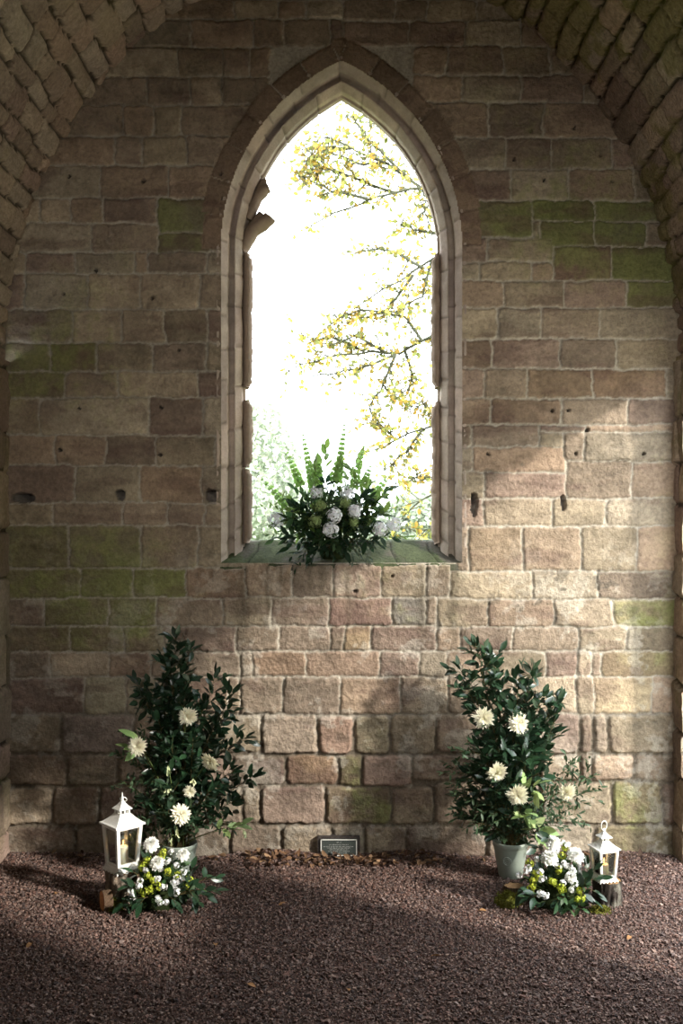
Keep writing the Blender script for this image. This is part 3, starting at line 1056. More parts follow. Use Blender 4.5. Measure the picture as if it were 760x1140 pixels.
# ---- pots
def pot(root, base, rb, rt, h, emblem=False):
    b = np.asarray(base)
    g = Geo()
    c = lin(150, 160, 148)
    lathe(g, [(.001, 0), (rb * .96, 0), (rb, .004), (rt * .955, h * .84), (rt * .965, h * .85), (rt * 1.0, h * .86), (rt * 1.01, h * .97), (rt, h), (rt * .95, h), (rt * .93, h * .86), (rb * .9, .02), (.001, .015)], b, 40, c)
    o = build('pot', g, M_POT, root)
    if emblem:
        g = Geo()
        # raised round medallion with a plain ring
        az = radians(-112)
        rm = rb + (rt - rb) * .55
        ctr = b + np.array([rm * cos(az), rm * sin(az), h * .53])
        nrmv = nrm(np.array([cos(az), sin(az), -.12]))
        u = nrm(np.cross([0, 0, 1], nrmv))
        w = np.cross(nrmv, u)
        a = np.linspace(0, 2 * pi, 25)
        for rr, tr in ((.0185, .0026), (.012, .0014)):
            tube(g, ctr + nrmv * .001 + np.cos(a)[:, None] * u * rr + np.sin(a)[:, None] * w * rr, tr, 6, c, caps=False)
        build('emblem', g, M_POT, o)
    g = Geo()
    lathe(g, [(.001, h * .82), (rt * .92, h * .80)], b, 24, lin(60, 52, 40))
    build('soil', g, M_EARTH, o)


def tall_arrangement(base, label, tips, blooms, emblem, extra=None, pot_r=(.055, .082), pot_h=.165):
    base = np.asarray(base, float)
    root = thing('flower_arrangement', base, label, 'flowers', 'tall arrangements either side of the window')
    pot(root, base, pot_r[0], pot_r[1], pot_h, emblem)
    mouth = base + np.array([0, 0, pot_h * .84])
    for (px, py, dy, kind, start) in tips:
        tip = at(px, py, base[1] + dy)
        a = rng.uniform(0, 2 * pi)
        p0 = mouth + np.array([cos(a), sin(a), 0]) * rng.uniform(0, pot_r[1] * .55)
        v = tip - p0
        ctl = p0 + v * np.array([.28, .35, .62]) + np.array([rng.uniform(-.02, .02), 0, .03])
        path = bez(p0, ctl, tip, 14)
        path[:, :] += np.linspace(0, 1, 14)[:, None] * np.linspace(1, 0, 14)[:, None] * rng.normal(size=3) * .05
        gs, gl = Geo(), Geo()
        col = {'glossy': DARK, 'fine': lin(64, 84, 58), 'pale': PALE}[kind]
        leafy(gs, gl, path, .0032 if kind == 'glossy' else .0022, kind, start, col, 1.5 if dy < .09 else 1.15)
        b_ = build('branch', gs, M_BARK, root)
        l_ = build('leaves', gl, M_GLOSSY if kind == 'glossy' else M_LEAF, b_)
        if kind == 'pale':
            l_['label'] = 'pale green leaves'
    for (px, py, dy, rpx) in blooms:
        p = at(px, py, base[1] + dy)
        r = rpx * (base[1] + dy + DW) / FPX
        face = nrm(CAMV + rng.normal(size=3) * .28)
        d_ = bloom(root, 'dahlia', p, r, face, 7, 21, lin(244, 240, 218), lin(206, 180, 84), (0, 70), .27, False, 'creamy white dahlia', .55, .15)
        g = Geo()
        p0 = mouth + np.array([rng.uniform(-.03, .03), rng.uniform(-.03, .03), 0])
        ctl = p0 + (p - p0) * np.array([.3, .2, .75])
        tube(g, bez(p0, ctl, p - face * .006, 12), .0026, 5, lin(84, 100, 52))
        build('flower_stem', g, M_LEAF, d_)
    if extra:
        extra(root, base, mouth)
    return root


GL = 'glossy'
LB = at(200.5, 585, -.32)
LB = np.array([LB[0], -.34, float(ground(LB[0], -.34)) - .002])
L_TIPS = [(196, 708, .10, GL, .45), (186, 728, .06, GL, .4), (211, 722, .1, GL, .45), (150, 757, .06, GL, .45), (166, 772, .04, GL, .4), (240, 750, .1, GL, .45), (262, 769, .08, GL, .5),
          (228, 786, .02, GL, .35), (250, 800, .02, GL, .4), (176, 800, .0, GL, .3), (205, 770, .0, GL, .3), (190, 760, .12, GL, .3), (276, 820, .02, GL, .55), (286, 862, -.02, GL, .5), (262, 858, -.04, GL, .4),
          (262, 892, -.06, GL, .4), (165, 850, -.04, GL, .2), (215, 820, -.08, GL, .2), (190, 830, -.1, GL, .2), (235, 880, -.1, GL, .2), (160, 890, -.08, GL, .2), (200, 870, -.13, GL, .1), (178, 815, .12, GL, .2),
          (230, 830, .12, GL, .2), (145, 815, .02, 'fine', .35), (130, 838, -.02, 'fine', .4), (138, 872, -.04, 'fine', .3), (135, 905, -.05, 'fine', .3), (150, 930, -.08, 'fine', .2), (176, 905, -.12, 'fine', .1),
          (190, 880, -.12, 'fine', .1), (165, 870, .05, GL, .1), (175, 840, .08, GL, .1), (210, 790, .1, GL, .2), (235, 855, .06, GL, .1), (200, 840, .05, GL, .1), (215, 870, .0, GL, .05), (155, 900, .02, GL, .1), (240, 810, .08, GL, .2), (222, 905, -.12, 'fine', .1), (253, 915, -.10, 'fine', .3), (160, 830, .1, 'fine', .3), (268, 918, -.12, 'pale', .72), (150, 822, -.06, 'pale', .86)]
L_BLOOMS = [(209, 797, -.06, 11.5), (153, 831, -.10, 11), (235, 847, -.13, 12.5), (201, 907, -.18, 12), (211, 881, -.10, 7.5)]


def left_extra(root, base, mouth):
    # drooping pale buds
    for px, py, ln in [(187, 852, .05), (187, 876, .03), (215, 866, .02), (272, 924, .03), (196, 920, .055), (190, 932, .045)]:
        p = at(px, py, base[1] - .15)
        g = Geo()
        n = 7
        D = nrm(np.array([0.1, -.2, -1.0]) + rng.normal(size=(n, 3)) * .25)
        leaves(g, p + rng.normal(size=(n, 3)) * .004 + np.linspace(0, 1, n)[:, None] * np.array([0, 0, -ln * .6]), D, nrm(rng.normal(size=(n, 3)) + [0, -1, 0]), rng.uniform(.016, .026, n), .009, .1, .2, shade(lin(206, 214, 168), n, .1), ROUND_W)
        tube(g, bez(mouth, (mouth + p) / 2 + np.array([0, 0, .06]), p, 8), .0014, 4, lin(120, 140, 80))
        build('flower_bud', g, M_PETAL, root)['label'] = 'pale greenish white drooping bud'


tall_arrangement(LB, 'tall dark green leafy arrangement with cream dahlias behind the left lantern', L_TIPS, L_BLOOMS, False, left_extra)
RB = at(567.5, 585, -.30)
RB = np.array([RB[0], -.315, float(ground(RB[0], -.315)) - .002])
R_TIPS = [(529, 716, .06, GL, .6), (510, 742, .04, GL, .65), (545, 728, .08, GL, .6), (520, 765, .04, GL, .5), (594, 745, .06, GL, .5), (574, 752, .06, GL, .5), (556, 768, .02, GL, .5), (624, 776, .06, GL, .45), (606, 772, .02, GL, .4),
          (618, 800, .04, GL, .35), (612, 825, .02, GL, .3), (530, 790, .0, GL, .35), (545, 800, -.04, GL, .3), (570, 790, -.02, GL, .3), (590, 800, -.05, GL, .3), (560, 830, -.08, GL, .2), (585, 840, -.1, GL, .2), (530, 830, -.04, GL, .2),
          (540, 870, -.1, GL, .1), (600, 860, -.08, GL, .2), (565, 870, -.13, GL, .1), (520, 860, .0, GL, .2), (550, 840, .12, GL, .2), (590, 820, .12, GL, .2), (575, 900, -.12, GL, .05),
          (492, 848, .02, 'fine', .4), (500, 872, .0, 'fine', .35), (505, 900, -.02, 'fine', .3), (525, 915, -.08, 'fine', .1), (540, 895, -.12, 'fine', .1), (508, 885, .04, GL, .3), (515, 905, .04, GL, .2), (535, 915, .02, GL, .1), (600, 890, .04, GL, .1), (545, 850, .05, GL, .1), (575, 850, .05, GL, .1), (560, 805, .08, GL, .2), (590, 775, .08, GL, .3), (520, 880, .06, 'fine', .2), (515, 835, -.04, 'fine', .3),
          (642, 848, .04, 'fine', .6), (660, 880, .0, 'fine', .55), (665, 862, .04, 'fine', .6), (648, 905, -.06, 'fine', .4), (630, 920, -.1, 'fine', .3), (620, 890, -.1, 'fine', .3), (600, 905, -.14, 'fine', .1), (585, 925, -.14, 'fine', .05),
          (598, 873, -.16, 'pale', .75), (588, 905, -.17, 'pale', .7), (608, 925, -.16, 'pale', .7)]
R_BLOOMS = [(538, 799, -.05, 13), (576, 805, -.08, 12.5), (552, 859, -.12, 13), (576, 884, -.17, 13), (630, 881, -.10, 11.5)]
tall_arrangement(RB, 'tall glossy leafy arrangement with cream dahlias in a pale green pot at right', R_TIPS, R_BLOOMS, True)


# ---- lanterns
def lantern(base, ang, label, k, hb, ht, bh, he, hn, hc, zs, ring):
    """k: half of foot plate; hb, ht: half body bottom/top; zs = heights: foot, body top, rail top, eave, neck, cap eave, cap top"""
    base = np.asarray(base, float)
    root = thing('lantern', base, label, 'lantern', 'white candle lanterns on stumps')
    ca, sa = cos(ang), sin(ang)
    R = np.array([[ca, -sa, 0], [sa, ca, 0], [0, 0, 1]])
    c = lin(232, 230, 222)
    zf, zb, zr, ze, zn, zc, zt = zs
    g = Geo()
    loft4(g, [(hb * .97, .004), (k, .004), (k, zf * .45), (k * .93, zf * .7), (hb * 1.02, zf)], base, ang, c)
    # scalloped apron round the foot
    n = 41
    for s_ in range(4):
        a = ang + s_ * pi / 2
        t = np.linspace(-1, 1, n)
        zb_ = .006 - .008 * np.abs(np.sin(t * pi * 2.5))
        x, y = t * k * 1.04, np.full(n, -k * 1.04)
        top = np.stack([x * cos(a) - y * sin(a), x * sin(a) + y * cos(a), np.full(n, zf * .45)], -1) + base
        bot = np.stack([x * cos(a) - y * sin(a), x * sin(a) + y * cos(a), zb_ + .002], -1) + base
        y2 = y * .93
        topi = np.stack([x * cos(a) - y2 * sin(a), x * sin(a) + y2 * cos(a), np.full(n, zf * .45)], -1) + base
        boti = np.stack([x * cos(a) - y2 * sin(a), x * sin(a) + y2 * cos(a), zb_ + .002], -1) + base
        V = np.concatenate([top, bot, topi, boti])
        q = []
        for i in range(n - 1):
            q += [(n + i, n + i + 1, i + 1, i), (2 * n + i, 2 * n + i + 1, 3 * n + i + 1, 3 * n + i), (3 * n + i, 3 * n + i + 1, n + i + 1, n + i)]
        g.add(V, None, q, c)
    build('foot_plate', g, M_PAINT, root, smooth=False)
    w = .0062 * k / .05
    for sx in (-1, 1):
        for sy in (-1, 1):
            g = Geo()
            p0 = R @ np.array([sx * (hb - w), sy * (hb - w), zf * .9]) + base
            p1 = R @ np.array([sx * (ht - w), sy * (ht - w), zr]) + base
            V = []
            for p in (p0, p1):
                for ax, ay in ((-1, -1), (1, -1), (1, 1), (-1, 1)):
                    V.append(p + R @ np.array([ax * w, ay * w, 0]))
            V = np.array(V)
            q = np.array([(0, 1, 5, 4), (1, 2, 6, 5), (2, 3, 7, 6), (3, 0, 4, 7), (3, 2, 1, 0), (4, 5, 6, 7)])
            g.add(V[q.ravel()], None, np.arange(24).reshape(-1, 4), c)
            build('post', g, M_PAINT, root, smooth=False)
    for s_ in range(4):
        a = ang + s_ * pi / 2
        Ra = np.array([[cos(a), -sin(a), 0], [sin(a), cos(a), 0], [0, 0, 1]])
        g = Geo()
        box(g, (-ht + w, -ht + w * .3, zb), (ht - w, -ht + w * 1.7, zr), c, Ra, base)
        build('rail', g, M_PAINT, root, smooth=False)
        g = Geo()
        hb2 = hb + (ht - hb) * .06
        box(g, (-hb2 + w, -hb2 + w * .3, zf), (hb2 - w, -hb2 + w * 1.7, zf + .011), c, Ra, base)
        build('rail', g, M_PAINT, root, smooth=False)
        g = Geo()
        yb, yt = -hb2 + w, -ht + w
        V = np.array([(-hb2 + w, yb, zf + .008), (hb2 - w, yb, zf + .008), (ht - w, yt, zb + .003), (-ht + w, yt, zb + .003)])
        V = np.concatenate([V, V + np.array([0, .0015, 0])]) @ Ra.T + base
        g.add(V, None, [(0, 1, 2, 3), (7, 6, 5, 4), (0, 4, 5, 1), (1, 5, 6, 2), (2, 6, 7, 3), (3, 7, 4, 0)], (1, 1, 1))
        build('glass_pane', g, M_GLASS, root, smooth=False)
    g = Geo()
    sec = [(he * .95, zr - .001), (he, zr), (he, ze)]
    for f in np.linspace(.12, 1, 6):
        sec.append((he * .96 + (hn - he * .96) * f ** .9, ze + (zn - ze) * f ** 1.15))
    loft4(g, sec, base, ang, c)
    build('roof', g, M_PAINT, root, smooth=False)
    g = Geo()
    loft4(g, [(hn * .55, zn), (hn * .55, zc)], base, ang, lin(70, 68, 64))
    for sx in (-1, 0, 1):
        for sy in (-1, 0, 1):
            if sx or sy:
                p = R @ np.array([sx * hn * .82, sy * hn * .82, 0]) + base
                loft4(g, [(hn * .13, zn - .002), (hn * .13, zc + .001)], p, ang, c)
    build('vent', g, M_PAINT, root, smooth=False)
    g = Geo()
    loft4(g, [(hc, zc), (hc, zc + .003), (hc * .55, zc + (zt - zc) * .5), (hc * .2, zt), (hc * .12, zt + .002)], base, ang, c)
    cap = build('cap', g, M_PAINT, root, smooth=False)
    g = Geo()
    r = hc * .2
    lathe(g, [(.0005, zt - .003), (r * .8, zt - .002), (r * 1.2, zt + .004), (r * .7, zt + .009), (r * 1.1, zt + .014), (r * .55, zt + .022), (r * .35, zt + .034), (.0005, zt + .040)] if not ring else
          [(.0005, zt - .003), (r, zt - .002), (r * 1.35, zt + .004), (r * .8, zt + .010), (.0005, zt + .016)], base, 14, c)
    build('finial', g, M_PAINT, cap)
    g = Geo()
    a = np.linspace(0, 2 * pi, 29)
    if ring:
        ctr = base + np.array([0, 0, zt + .026])
        P = ctr + R @ np.array([1, .3, 0]) * np.cos(a)[:, None] * .0165 + np.array([0, 0, 1]) * np.sin(a)[:, None] * .0195
    else:
        ctr = base + np.array([.004, .013, zt + .0])
        P = ctr + np.array([1, 0, 0]) * np.cos(a)[:, None] * .014 + nrm(np.array([.1, .55, -.8])) * (np.sin(a)[:, None] - .6) * .014
    tube(g, P, .0021, 6, c, caps=False)
    build('ring_handle', g, M_PAINT, cap)
    return root


def candle(base, r, h, label):
    base = np.asarray(base, float)
    root = thing('candle', base, label, 'candle', 'pillar candles inside the lanterns')
    g = Geo()
    lathe(g, [(.0005, 0), (r, 0), (r, h - .003), (r * .93, h), (r * .75, h - .001), (r * .5, h - .005), (.0005, h - .006)], base, 28, lin(244, 236, 214))
    build('wax_body', g, M_WAX, root)
    g = Geo()
    tube(g, np.array([base + [0, 0, h - .006], base + [.0005, 0, h + .004], base + [.001, 0, h + .007]]), .0009, 5, lin(40, 34, 30))
    wk = build('wick', g, M_BARK, root)
    g = Geo()
    lathe(g, [(.0003, h + .003), (.0030, h + .007), (.0036, h + .012), (.0022, h + .020), (.0003, h + .028)], base, 12)
    build('flame', g, M_FLAME, wk)
    d = bpy.data.lights.new('candle_glow', 'POINT')
    d.energy = .16
    d.color = (1, .55, .2)
    d.shadow_soft_size = .008
    o = bpy.data.objects.new('candle_glow', d)
    o.parent = root
    o.location = (0, -.001, h + .016)
    COL.objects.link(o)


def stump(base, r, h, label, seed, bark=(62, 55, 50), name='log_stump', group=None):
    base = np.asarray(base, float)
    root = thing(name, base, label, 'log', group)
    n, m = 72, 16
    a = np.linspace(0, 2 * pi, n, endpoint=False)
    z = np.linspace(-.01, h, m)
    A_, Z_ = np.meshgrid(a, z, indexing='ij')
    cx, sx_ = np.cos(A_), np.sin(A_)
    ridge = fbm(cx * 7 + seed, sx_ * 7, Z_ * 6)
    rr = r * (1 + .10 * vn(cx * 1.2 + seed, sx_ * 1.2, 0) +   .26 * ridge + .05 * vn(cx * 14, sx_ * 14, Z_ * 40) + .10 * np.clip(1 - Z_ / h, 0, 1) ** 2)
    V = np.stack([rr * cx, rr * sx_, Z_], -1) + base
    i = np.arange(n)[:, None] * m
    i2 = (np.arange(n)[:, None] + 1) % n * m
    j = np.arange(m - 1)[None]
    q = np.stack([i + j, i2 + j, i2 + j + 1, i + j + 1], -1).reshape(-1, 4)
    cc = lin(*bark)[None, None] * (1 + 1.5 * ridge[..., None])
    lichm = ss(.1, .3, fbm(cx * 3 + 9, sx_ * 3, Z_ * 20))[..., None] * .5
    cc = cc * (1 - lichm) + lin(150, 146, 132) * lichm
    g = Geo().add(V.reshape(-1, 3), None, q, np.clip(cc, .01, .8).reshape(-1, 3))
    build('bark', g, M_BARK, root)
    g = Geo()
    fr = np.linspace(0, .97, 9)
    top = rr[:, -1]
    P = np.stack([fr[:, None] * (top * np.cos(a))[None], fr[:, None] * (top * np.sin(a))[None], np.full((9, n), h - .003)], -1) + base
    i = np.arange(8)[:, None] * n
    j = np.arange(n)[None]
    q = np.stack([i + j, i + (j + 1) % n, i + n + (j + 1) % n, i + n + j], -1).reshape(-1, 4)
    ringc = lin(150, 118, 84)[None, None] * (1 + .16 * np.sin(fr * 40))[:, None, None] * np.ones((9, n, 1))
    g.add(P.reshape(-1, 3), None, q, ringc.reshape(-1, 3))
    build('cut_top', g, M_WOOD, root)
    return root


GY = -.665


def gpt(px, Y):
    x = at(px, 585, Y)[0]
    return np.array([x, Y, float(ground(x, Y)) - .006])


b = gpt(135.5, -.64)
stump(b, .066, .147, 'rough barked log stump under the larger left lantern', 3., (124, 110, 96))
lt = b + np.array([.002, 0, .146])
lantern(lt, radians(43), 'larger white lantern standing cornerwise on a stump at left', .0587, .051, .063, 0, .0715, .0253, .0316, (.026, .187, .198, .206, .246, .263, .295), False)
candle(lt + np.array([.004, 0, .0265]), .021, .076, 'white pillar candle inside the larger left lantern')
b2 = gpt(675, -.64)
stump(b2, .060, .103, 'dark barked log stump under the small right lantern', 7.)
lt2 = b2 + np.array([-.012, -.004, .102])
lantern(lt2, radians(16), 'smaller white lantern with a ring handle on the right stump', .042, .037, .0455, 0, .0515, .016, .0265, (.017, .128, .138, .143, .171, .185, .208), True)
candle(lt2 + np.array([0, 0, .0175]), .019, .052, 'lit cream candle inside the smaller right lantern')
b3 = gpt(571.5, -.56)
stump(b3, .041, .052, 'short sawn log poking from moss beside the pale green pot', 12., (104, 88, 74))

# small sawn log lying on its side by the left stump
b4 = gpt(113.5, -.735)
ax = nrm(np.array([.88, .47, .0]))
u = nrm(np.cross(ax, [0, 0, 1]))
w = np.cross(u, ax)
a = np.linspace(0, 2 * pi, 40, endpoint=False)
ctr = b4 + np.array([0, 0, .047])
root = thing('cut_log', b4, 'small sawn log with an orange cut face leaning by the left stump', 'log')
g = Geo()
rr = .041 * (1 + .06 * vn(np.cos(a) * 2, np.sin(a) * 2, 1.))
ringv = []
for f in (0, .012, .026, .038):
    ringv.append(ctr + ax * f + (rr * np.cos(a))[:, None] * u * .95 + (rr * np.sin(a))[:, None] * w * 1.08)
i = np.arange(3)[:, None] * 40
j = np.arange(40)[None]
V = np.concatenate(ringv + [ctr[None] + ax * .038])
t = [(160, 120 + k, 120 + (k + 1) % 40) for k in range(40)]
g.add(V, t, np.stack([i + j, i + (j + 1) % 40, i + 40 + (j + 1) % 40, i + 40 + j], -1).reshape(-1, 4), lin(92, 74, 58))
build('bark', g, M_BARK, root)
g = Geo()
fr = np.linspace(0.0, .98, 8)
P = ctr - ax * .001 + fr[:, None, None] * ((rr * np.cos(a))[:, None] * u * .95 + (rr * np.sin(a))[:, None] * w * 1.08)[None]
i = np.arange(7)[:, None] * 40
g.add(P.reshape(-1, 3), None, np.stack([i + j, i + 40 + j, i + 40 + (j + 1) % 40, i + (j + 1) % 40], -1).reshape(-1, 4), np.repeat(lin(196, 140, 92)[None] * (1 + .12 * np.sin(fr * 30))[:, None], 40, 0))
build('cut_face', g, M_WOOD, root)


# ---- moss clumps
def moss(px, Y, rx, ry, h, label):
    b = gpt(px, Y)
    n, m = 48, 12
    a = np.linspace(0, 2 * pi, n, endpoint=False)
    f = np.linspace(0, 1, m)
    F, A_ = np.meshgrid(f, a, indexing='ij')
    nz = fbm(np.cos(A_) * F * 3 + px, np.sin(A_) * F * 3, .5)
    x, y = rx * F * np.cos(A_) * (1 + .35 * nz), ry * F * np.sin(A_) * (1 + .35 * nz)
    z = h * np.sqrt(np.clip(1 - F ** 2, 0, 1)) * (1 + .9 * nz) - .004
    g = Geo()
    V = np.stack([x, y, z], -1).reshape(-1, 3) + b
    i = np.arange(m - 1)[:, None] * n
    j = np.arange(n)[None]
    g.add(V, None, np.stack([i + j, i + n + j, i + n + (j + 1) % n, i + (j + 1) % n], -1).reshape(-1, 4), shade(lin(96, 98, 44), len(V), .25))
    k = 900
    idx = rng.integers(0, len(V), k)
    D = nrm(np.array([0, 0, .8]) + rng.normal(size=(k, 3)) * .7)
    leaves(g, V[idx] + rng.normal(size=(k, 3)) * .004, D, rand_unit(k), rng.uniform(.006, .015, k), .0035, .2, .1, shade(lin(118, 118, 52), k, .35, .1))
    o = build('moss_clump', g, M_MOSS, origin=b)
    tag(o, label, 'moss', 'moss clumps on the gravel')


moss(126, -.72, .045, .035, .035, 'green moss clump in front of the left stump')
moss(566, -.66, .058, .05, .05, 'mossy mound spilling over the short sawn log by the pot')
moss(668, -.74, .05, .03, .022, 'low flat moss clump in front of the right stump')


# ---- low flower arrangements
def low_arrangement(cpx, Y, rx, h, org, sc, mums, lime, white, label, big, silver=()):
    b = gpt(cpx, Y)
    root = thing('flower_clump', b, label, 'flowers', 'low flower clumps on the gravel')
    g = Geo()
    n, m = 28, 8
    a = np.linspace(0, 2 * pi, n, endpoint=False)
    f = np.linspace(0, 1, m)
    F, A_ = np.meshgrid(f, a, indexing='ij')
    V = np.stack([rx * .6 * np.sin(F * 1.57) * np.cos(A_), .10 * np.sin(F * 1.57) * np.sin(A_), h * .55 * np.cos(F * 1.57) - .004], -1).reshape(-1, 3) + b
    i = np.arange(m - 1)[:, None] * n
    j = np.arange(n)[None]
    g.add(V, None, np.stack([i + j, i + n + j, i + n + (j + 1) % n, i + (j + 1) % n], -1).reshape(-1, 4), lin(44, 52, 30))
    build('mossy_base', g, M_MOSS, root)

    def pos(uv, lift=0.):
        px, py = org[0] + uv[0] / sc, org[1] + uv[1] / sc
        p = at(px, py, Y)
        fx_ = np.clip((p[0] - b[0]) / rx, -1, 1)
        fz = np.clip((p[2] - b[2]) / h, 0, 1)
        dy = -.15 * sqrt(max(0.05, 1 - fx_ ** 2 * .8)) * (1 - .75 * fz) - lift
        return at(px, py, Y + dy)
    # foliage
    g = Geo()
    gs = Geo()
    k = 0
    for _ in range(46):
        a0, el = rng.uniform(0, 2 * pi), rng.uniform(.05, 1.35)
        d = np.array([cos(a0) * cos(el) * rx * .95, sin(a0) * cos(el) * .17, sin(el) * h * .82])
        tip = b + d
        if tip[2] < .02:
            tip[2] = .02
        path = bez(b + np.array([d[0] * .15, d[1] * .15, .02]), b + d * np.array([.5, .5, .85]), tip, 7)
        tube(gs, path, np.linspace(.002, .001, 7), 4, lin(84, 100, 56))
        mcount = 9
        tt = rng.uniform(.3, 1, mcount)
        P = np.stack([np.interp(tt, np.linspace(0, 1, 7), path[:, q_]) for q_ in range(3)], -1)
        D = nrm(nrm(d)[None] * .6 + rng.normal(size=(mcount, 3)) * .6)
        L = rng.uniform(.026, .052, mcount)
        leaves(g, P, D, nrm(np.array([0, -.4, .9]) + rng.normal(size=(mcount, 3)) * .4), L, L * .45, .15, .1, shade(MID if rng.random() < .6 else DARK, mcount, .3, .1))
    st = build('stems', gs, M_LEAF, root)
    build('leaves', g, M_LEAF, st)
    for (u0, v0, u1, v1) in big:
        gs, gl = Geo(), Geo()
        p0, p1 = pos((u0, v0)), pos((u1, v1), .04)
        p1[2] = max(p1[2], .018)
        path = bez(p0, (p0 + p1) / 2 + np.array([0, 0, .02]), p1, 8)
        leafy(gs, gl, path, .002, 'glossy', .25, DARK)
        s_ = build('branch', gs, M_BARK, root)
        build('leaves', gl, M_GLOSSY, s_)

    def stem(p, o):
        g2 = Geo()
        p0 = b + np.array([(p[0] - b[0]) * .25, -.01, .03])
        tube(g2, bez(p0, p0 + (p - p0) * np.array([.4, .4, .8]), p, 8), .0017, 4, lin(100, 124, 66))
        build('flower_stem', g2, M_LEAF, o)
    for (u_, v_, r_) in mums:
        p = pos((u_, v_), .03)
        fc = nrm(np.array([rng.uniform(-.3, .3), -.55, .75]))
        o = bloom(root, 'chrysanthemum', p, r_, fc, 7, 20, lin(246, 246, 240), lin(226, 226, 190), (-22, 80), .36, True, 'round white pompom flower', .42, .14)
        stem(p, o)
    for (u_, v_) in lime:
        p = pos((u_, v_), .015)
        stem(p, floret_ball(root, 'lime_flower_head', p, .0165 * rng.uniform(.85, 1.2), 34, lin(176, 186, 62), .0055, 'lime green flower head'))
    for (u_, v_) in white:
        p = pos((u_, v_), .02)
        stem(p, floret_ball(root, 'white_flower_head', p, .0135 * rng.uniform(.75, 1.25), 16, lin(240, 240, 238), .0074, 'small white flower spray'))
    for (u_, v_) in silver:
        p = pos((u_, v_), .02)
        g2 = Geo()
        for q_ in range(7):
            tube(g2, bez(p + [0, .02, -.05], p + [rng.uniform(-.01, .01), 0, -.01], p + [rng.uniform(-.022, .022), -.01, rng.uniform(.01, .035)], 6), [.0016, .0022, .003, .0034, .003, .001], 5, lin(170, 172, 168))
        build('silver_spikes', g2, M_LEAF, root)['label'] = 'silvery grey foliage spikes'
    return root


SC = 4.75
low_arrangement(178, -.64, .175, .245, (95, 860), SC, [(348, 380, .035), (378, 478, .032), (515, 434, .030)],
                [(410, 422), (402, 445), (310, 485), (300, 505), (435, 525), (360, 572), (310, 632), (330, 545), (555, 570), (385, 600), (540, 590), (490, 545), (345, 620), (330, 465)],
                [(290, 575), (283, 600), (380, 565), (410, 605), (248, 655), (240, 625), (318, 515), (455, 420), (435, 468), (480, 490), (518, 528), (482, 562), (462, 608), (485, 632), (398, 685), (385, 668), (430, 685), (395, 508), (470, 585), (492, 572)],
                'low clump of white and lime flowers spilling beside the larger left lantern',
                [(500, 620, 690, 560), (500, 640, 690, 625), (480, 650, 640, 650), (260, 610, 170, 640), (300, 650, 200, 690), (330, 660, 290, 700), (440, 660, 480, 700), (300, 560, 210, 520), (520, 600, 570, 660), (280, 640, 230, 600)])
low_arrangement(619, -.64, .165, .235, (540, 860), SC, [(357, 373, .036), (340, 448, .038), (478, 440, .038), (452, 552, .026)],
                [(422, 402), (402, 440), (388, 515), (365, 582), (350, 575), (250, 600), (240, 615), (280, 545), (405, 622), (500, 625), (235, 480), (515, 668), (490, 672), (265, 530), (255, 570), (400, 610)],
                [(275, 455), (230, 508), (215, 518), (180, 545), (290, 525), (410, 585), (470, 590), (290, 640), (318, 650), (375, 418), (440, 382), (415, 380), (440, 555), (455, 622), (300, 562), (425, 492), (440, 500), (465, 525), (415, 480), (385, 495)],
                'low clump of white and lime flowers between the pot and the small lantern',
                [(520, 600, 610, 560), (480, 640, 560, 670), (540, 560, 600, 490), (260, 600, 190, 640), (300, 650, 260, 660), (420, 660, 380, 690), (330, 430, 270, 400), (520, 620, 590, 640), (380, 400, 330, 350)], [(505, 520), (500, 500)])


# ---- flowers on the sill
M_BACKLIT = mat('thin_green_leaf', .5, .1, 60, 0, 1, .3, transl=.5)
def sill_pt(px, py, Y):
    return at(px, py, Y)


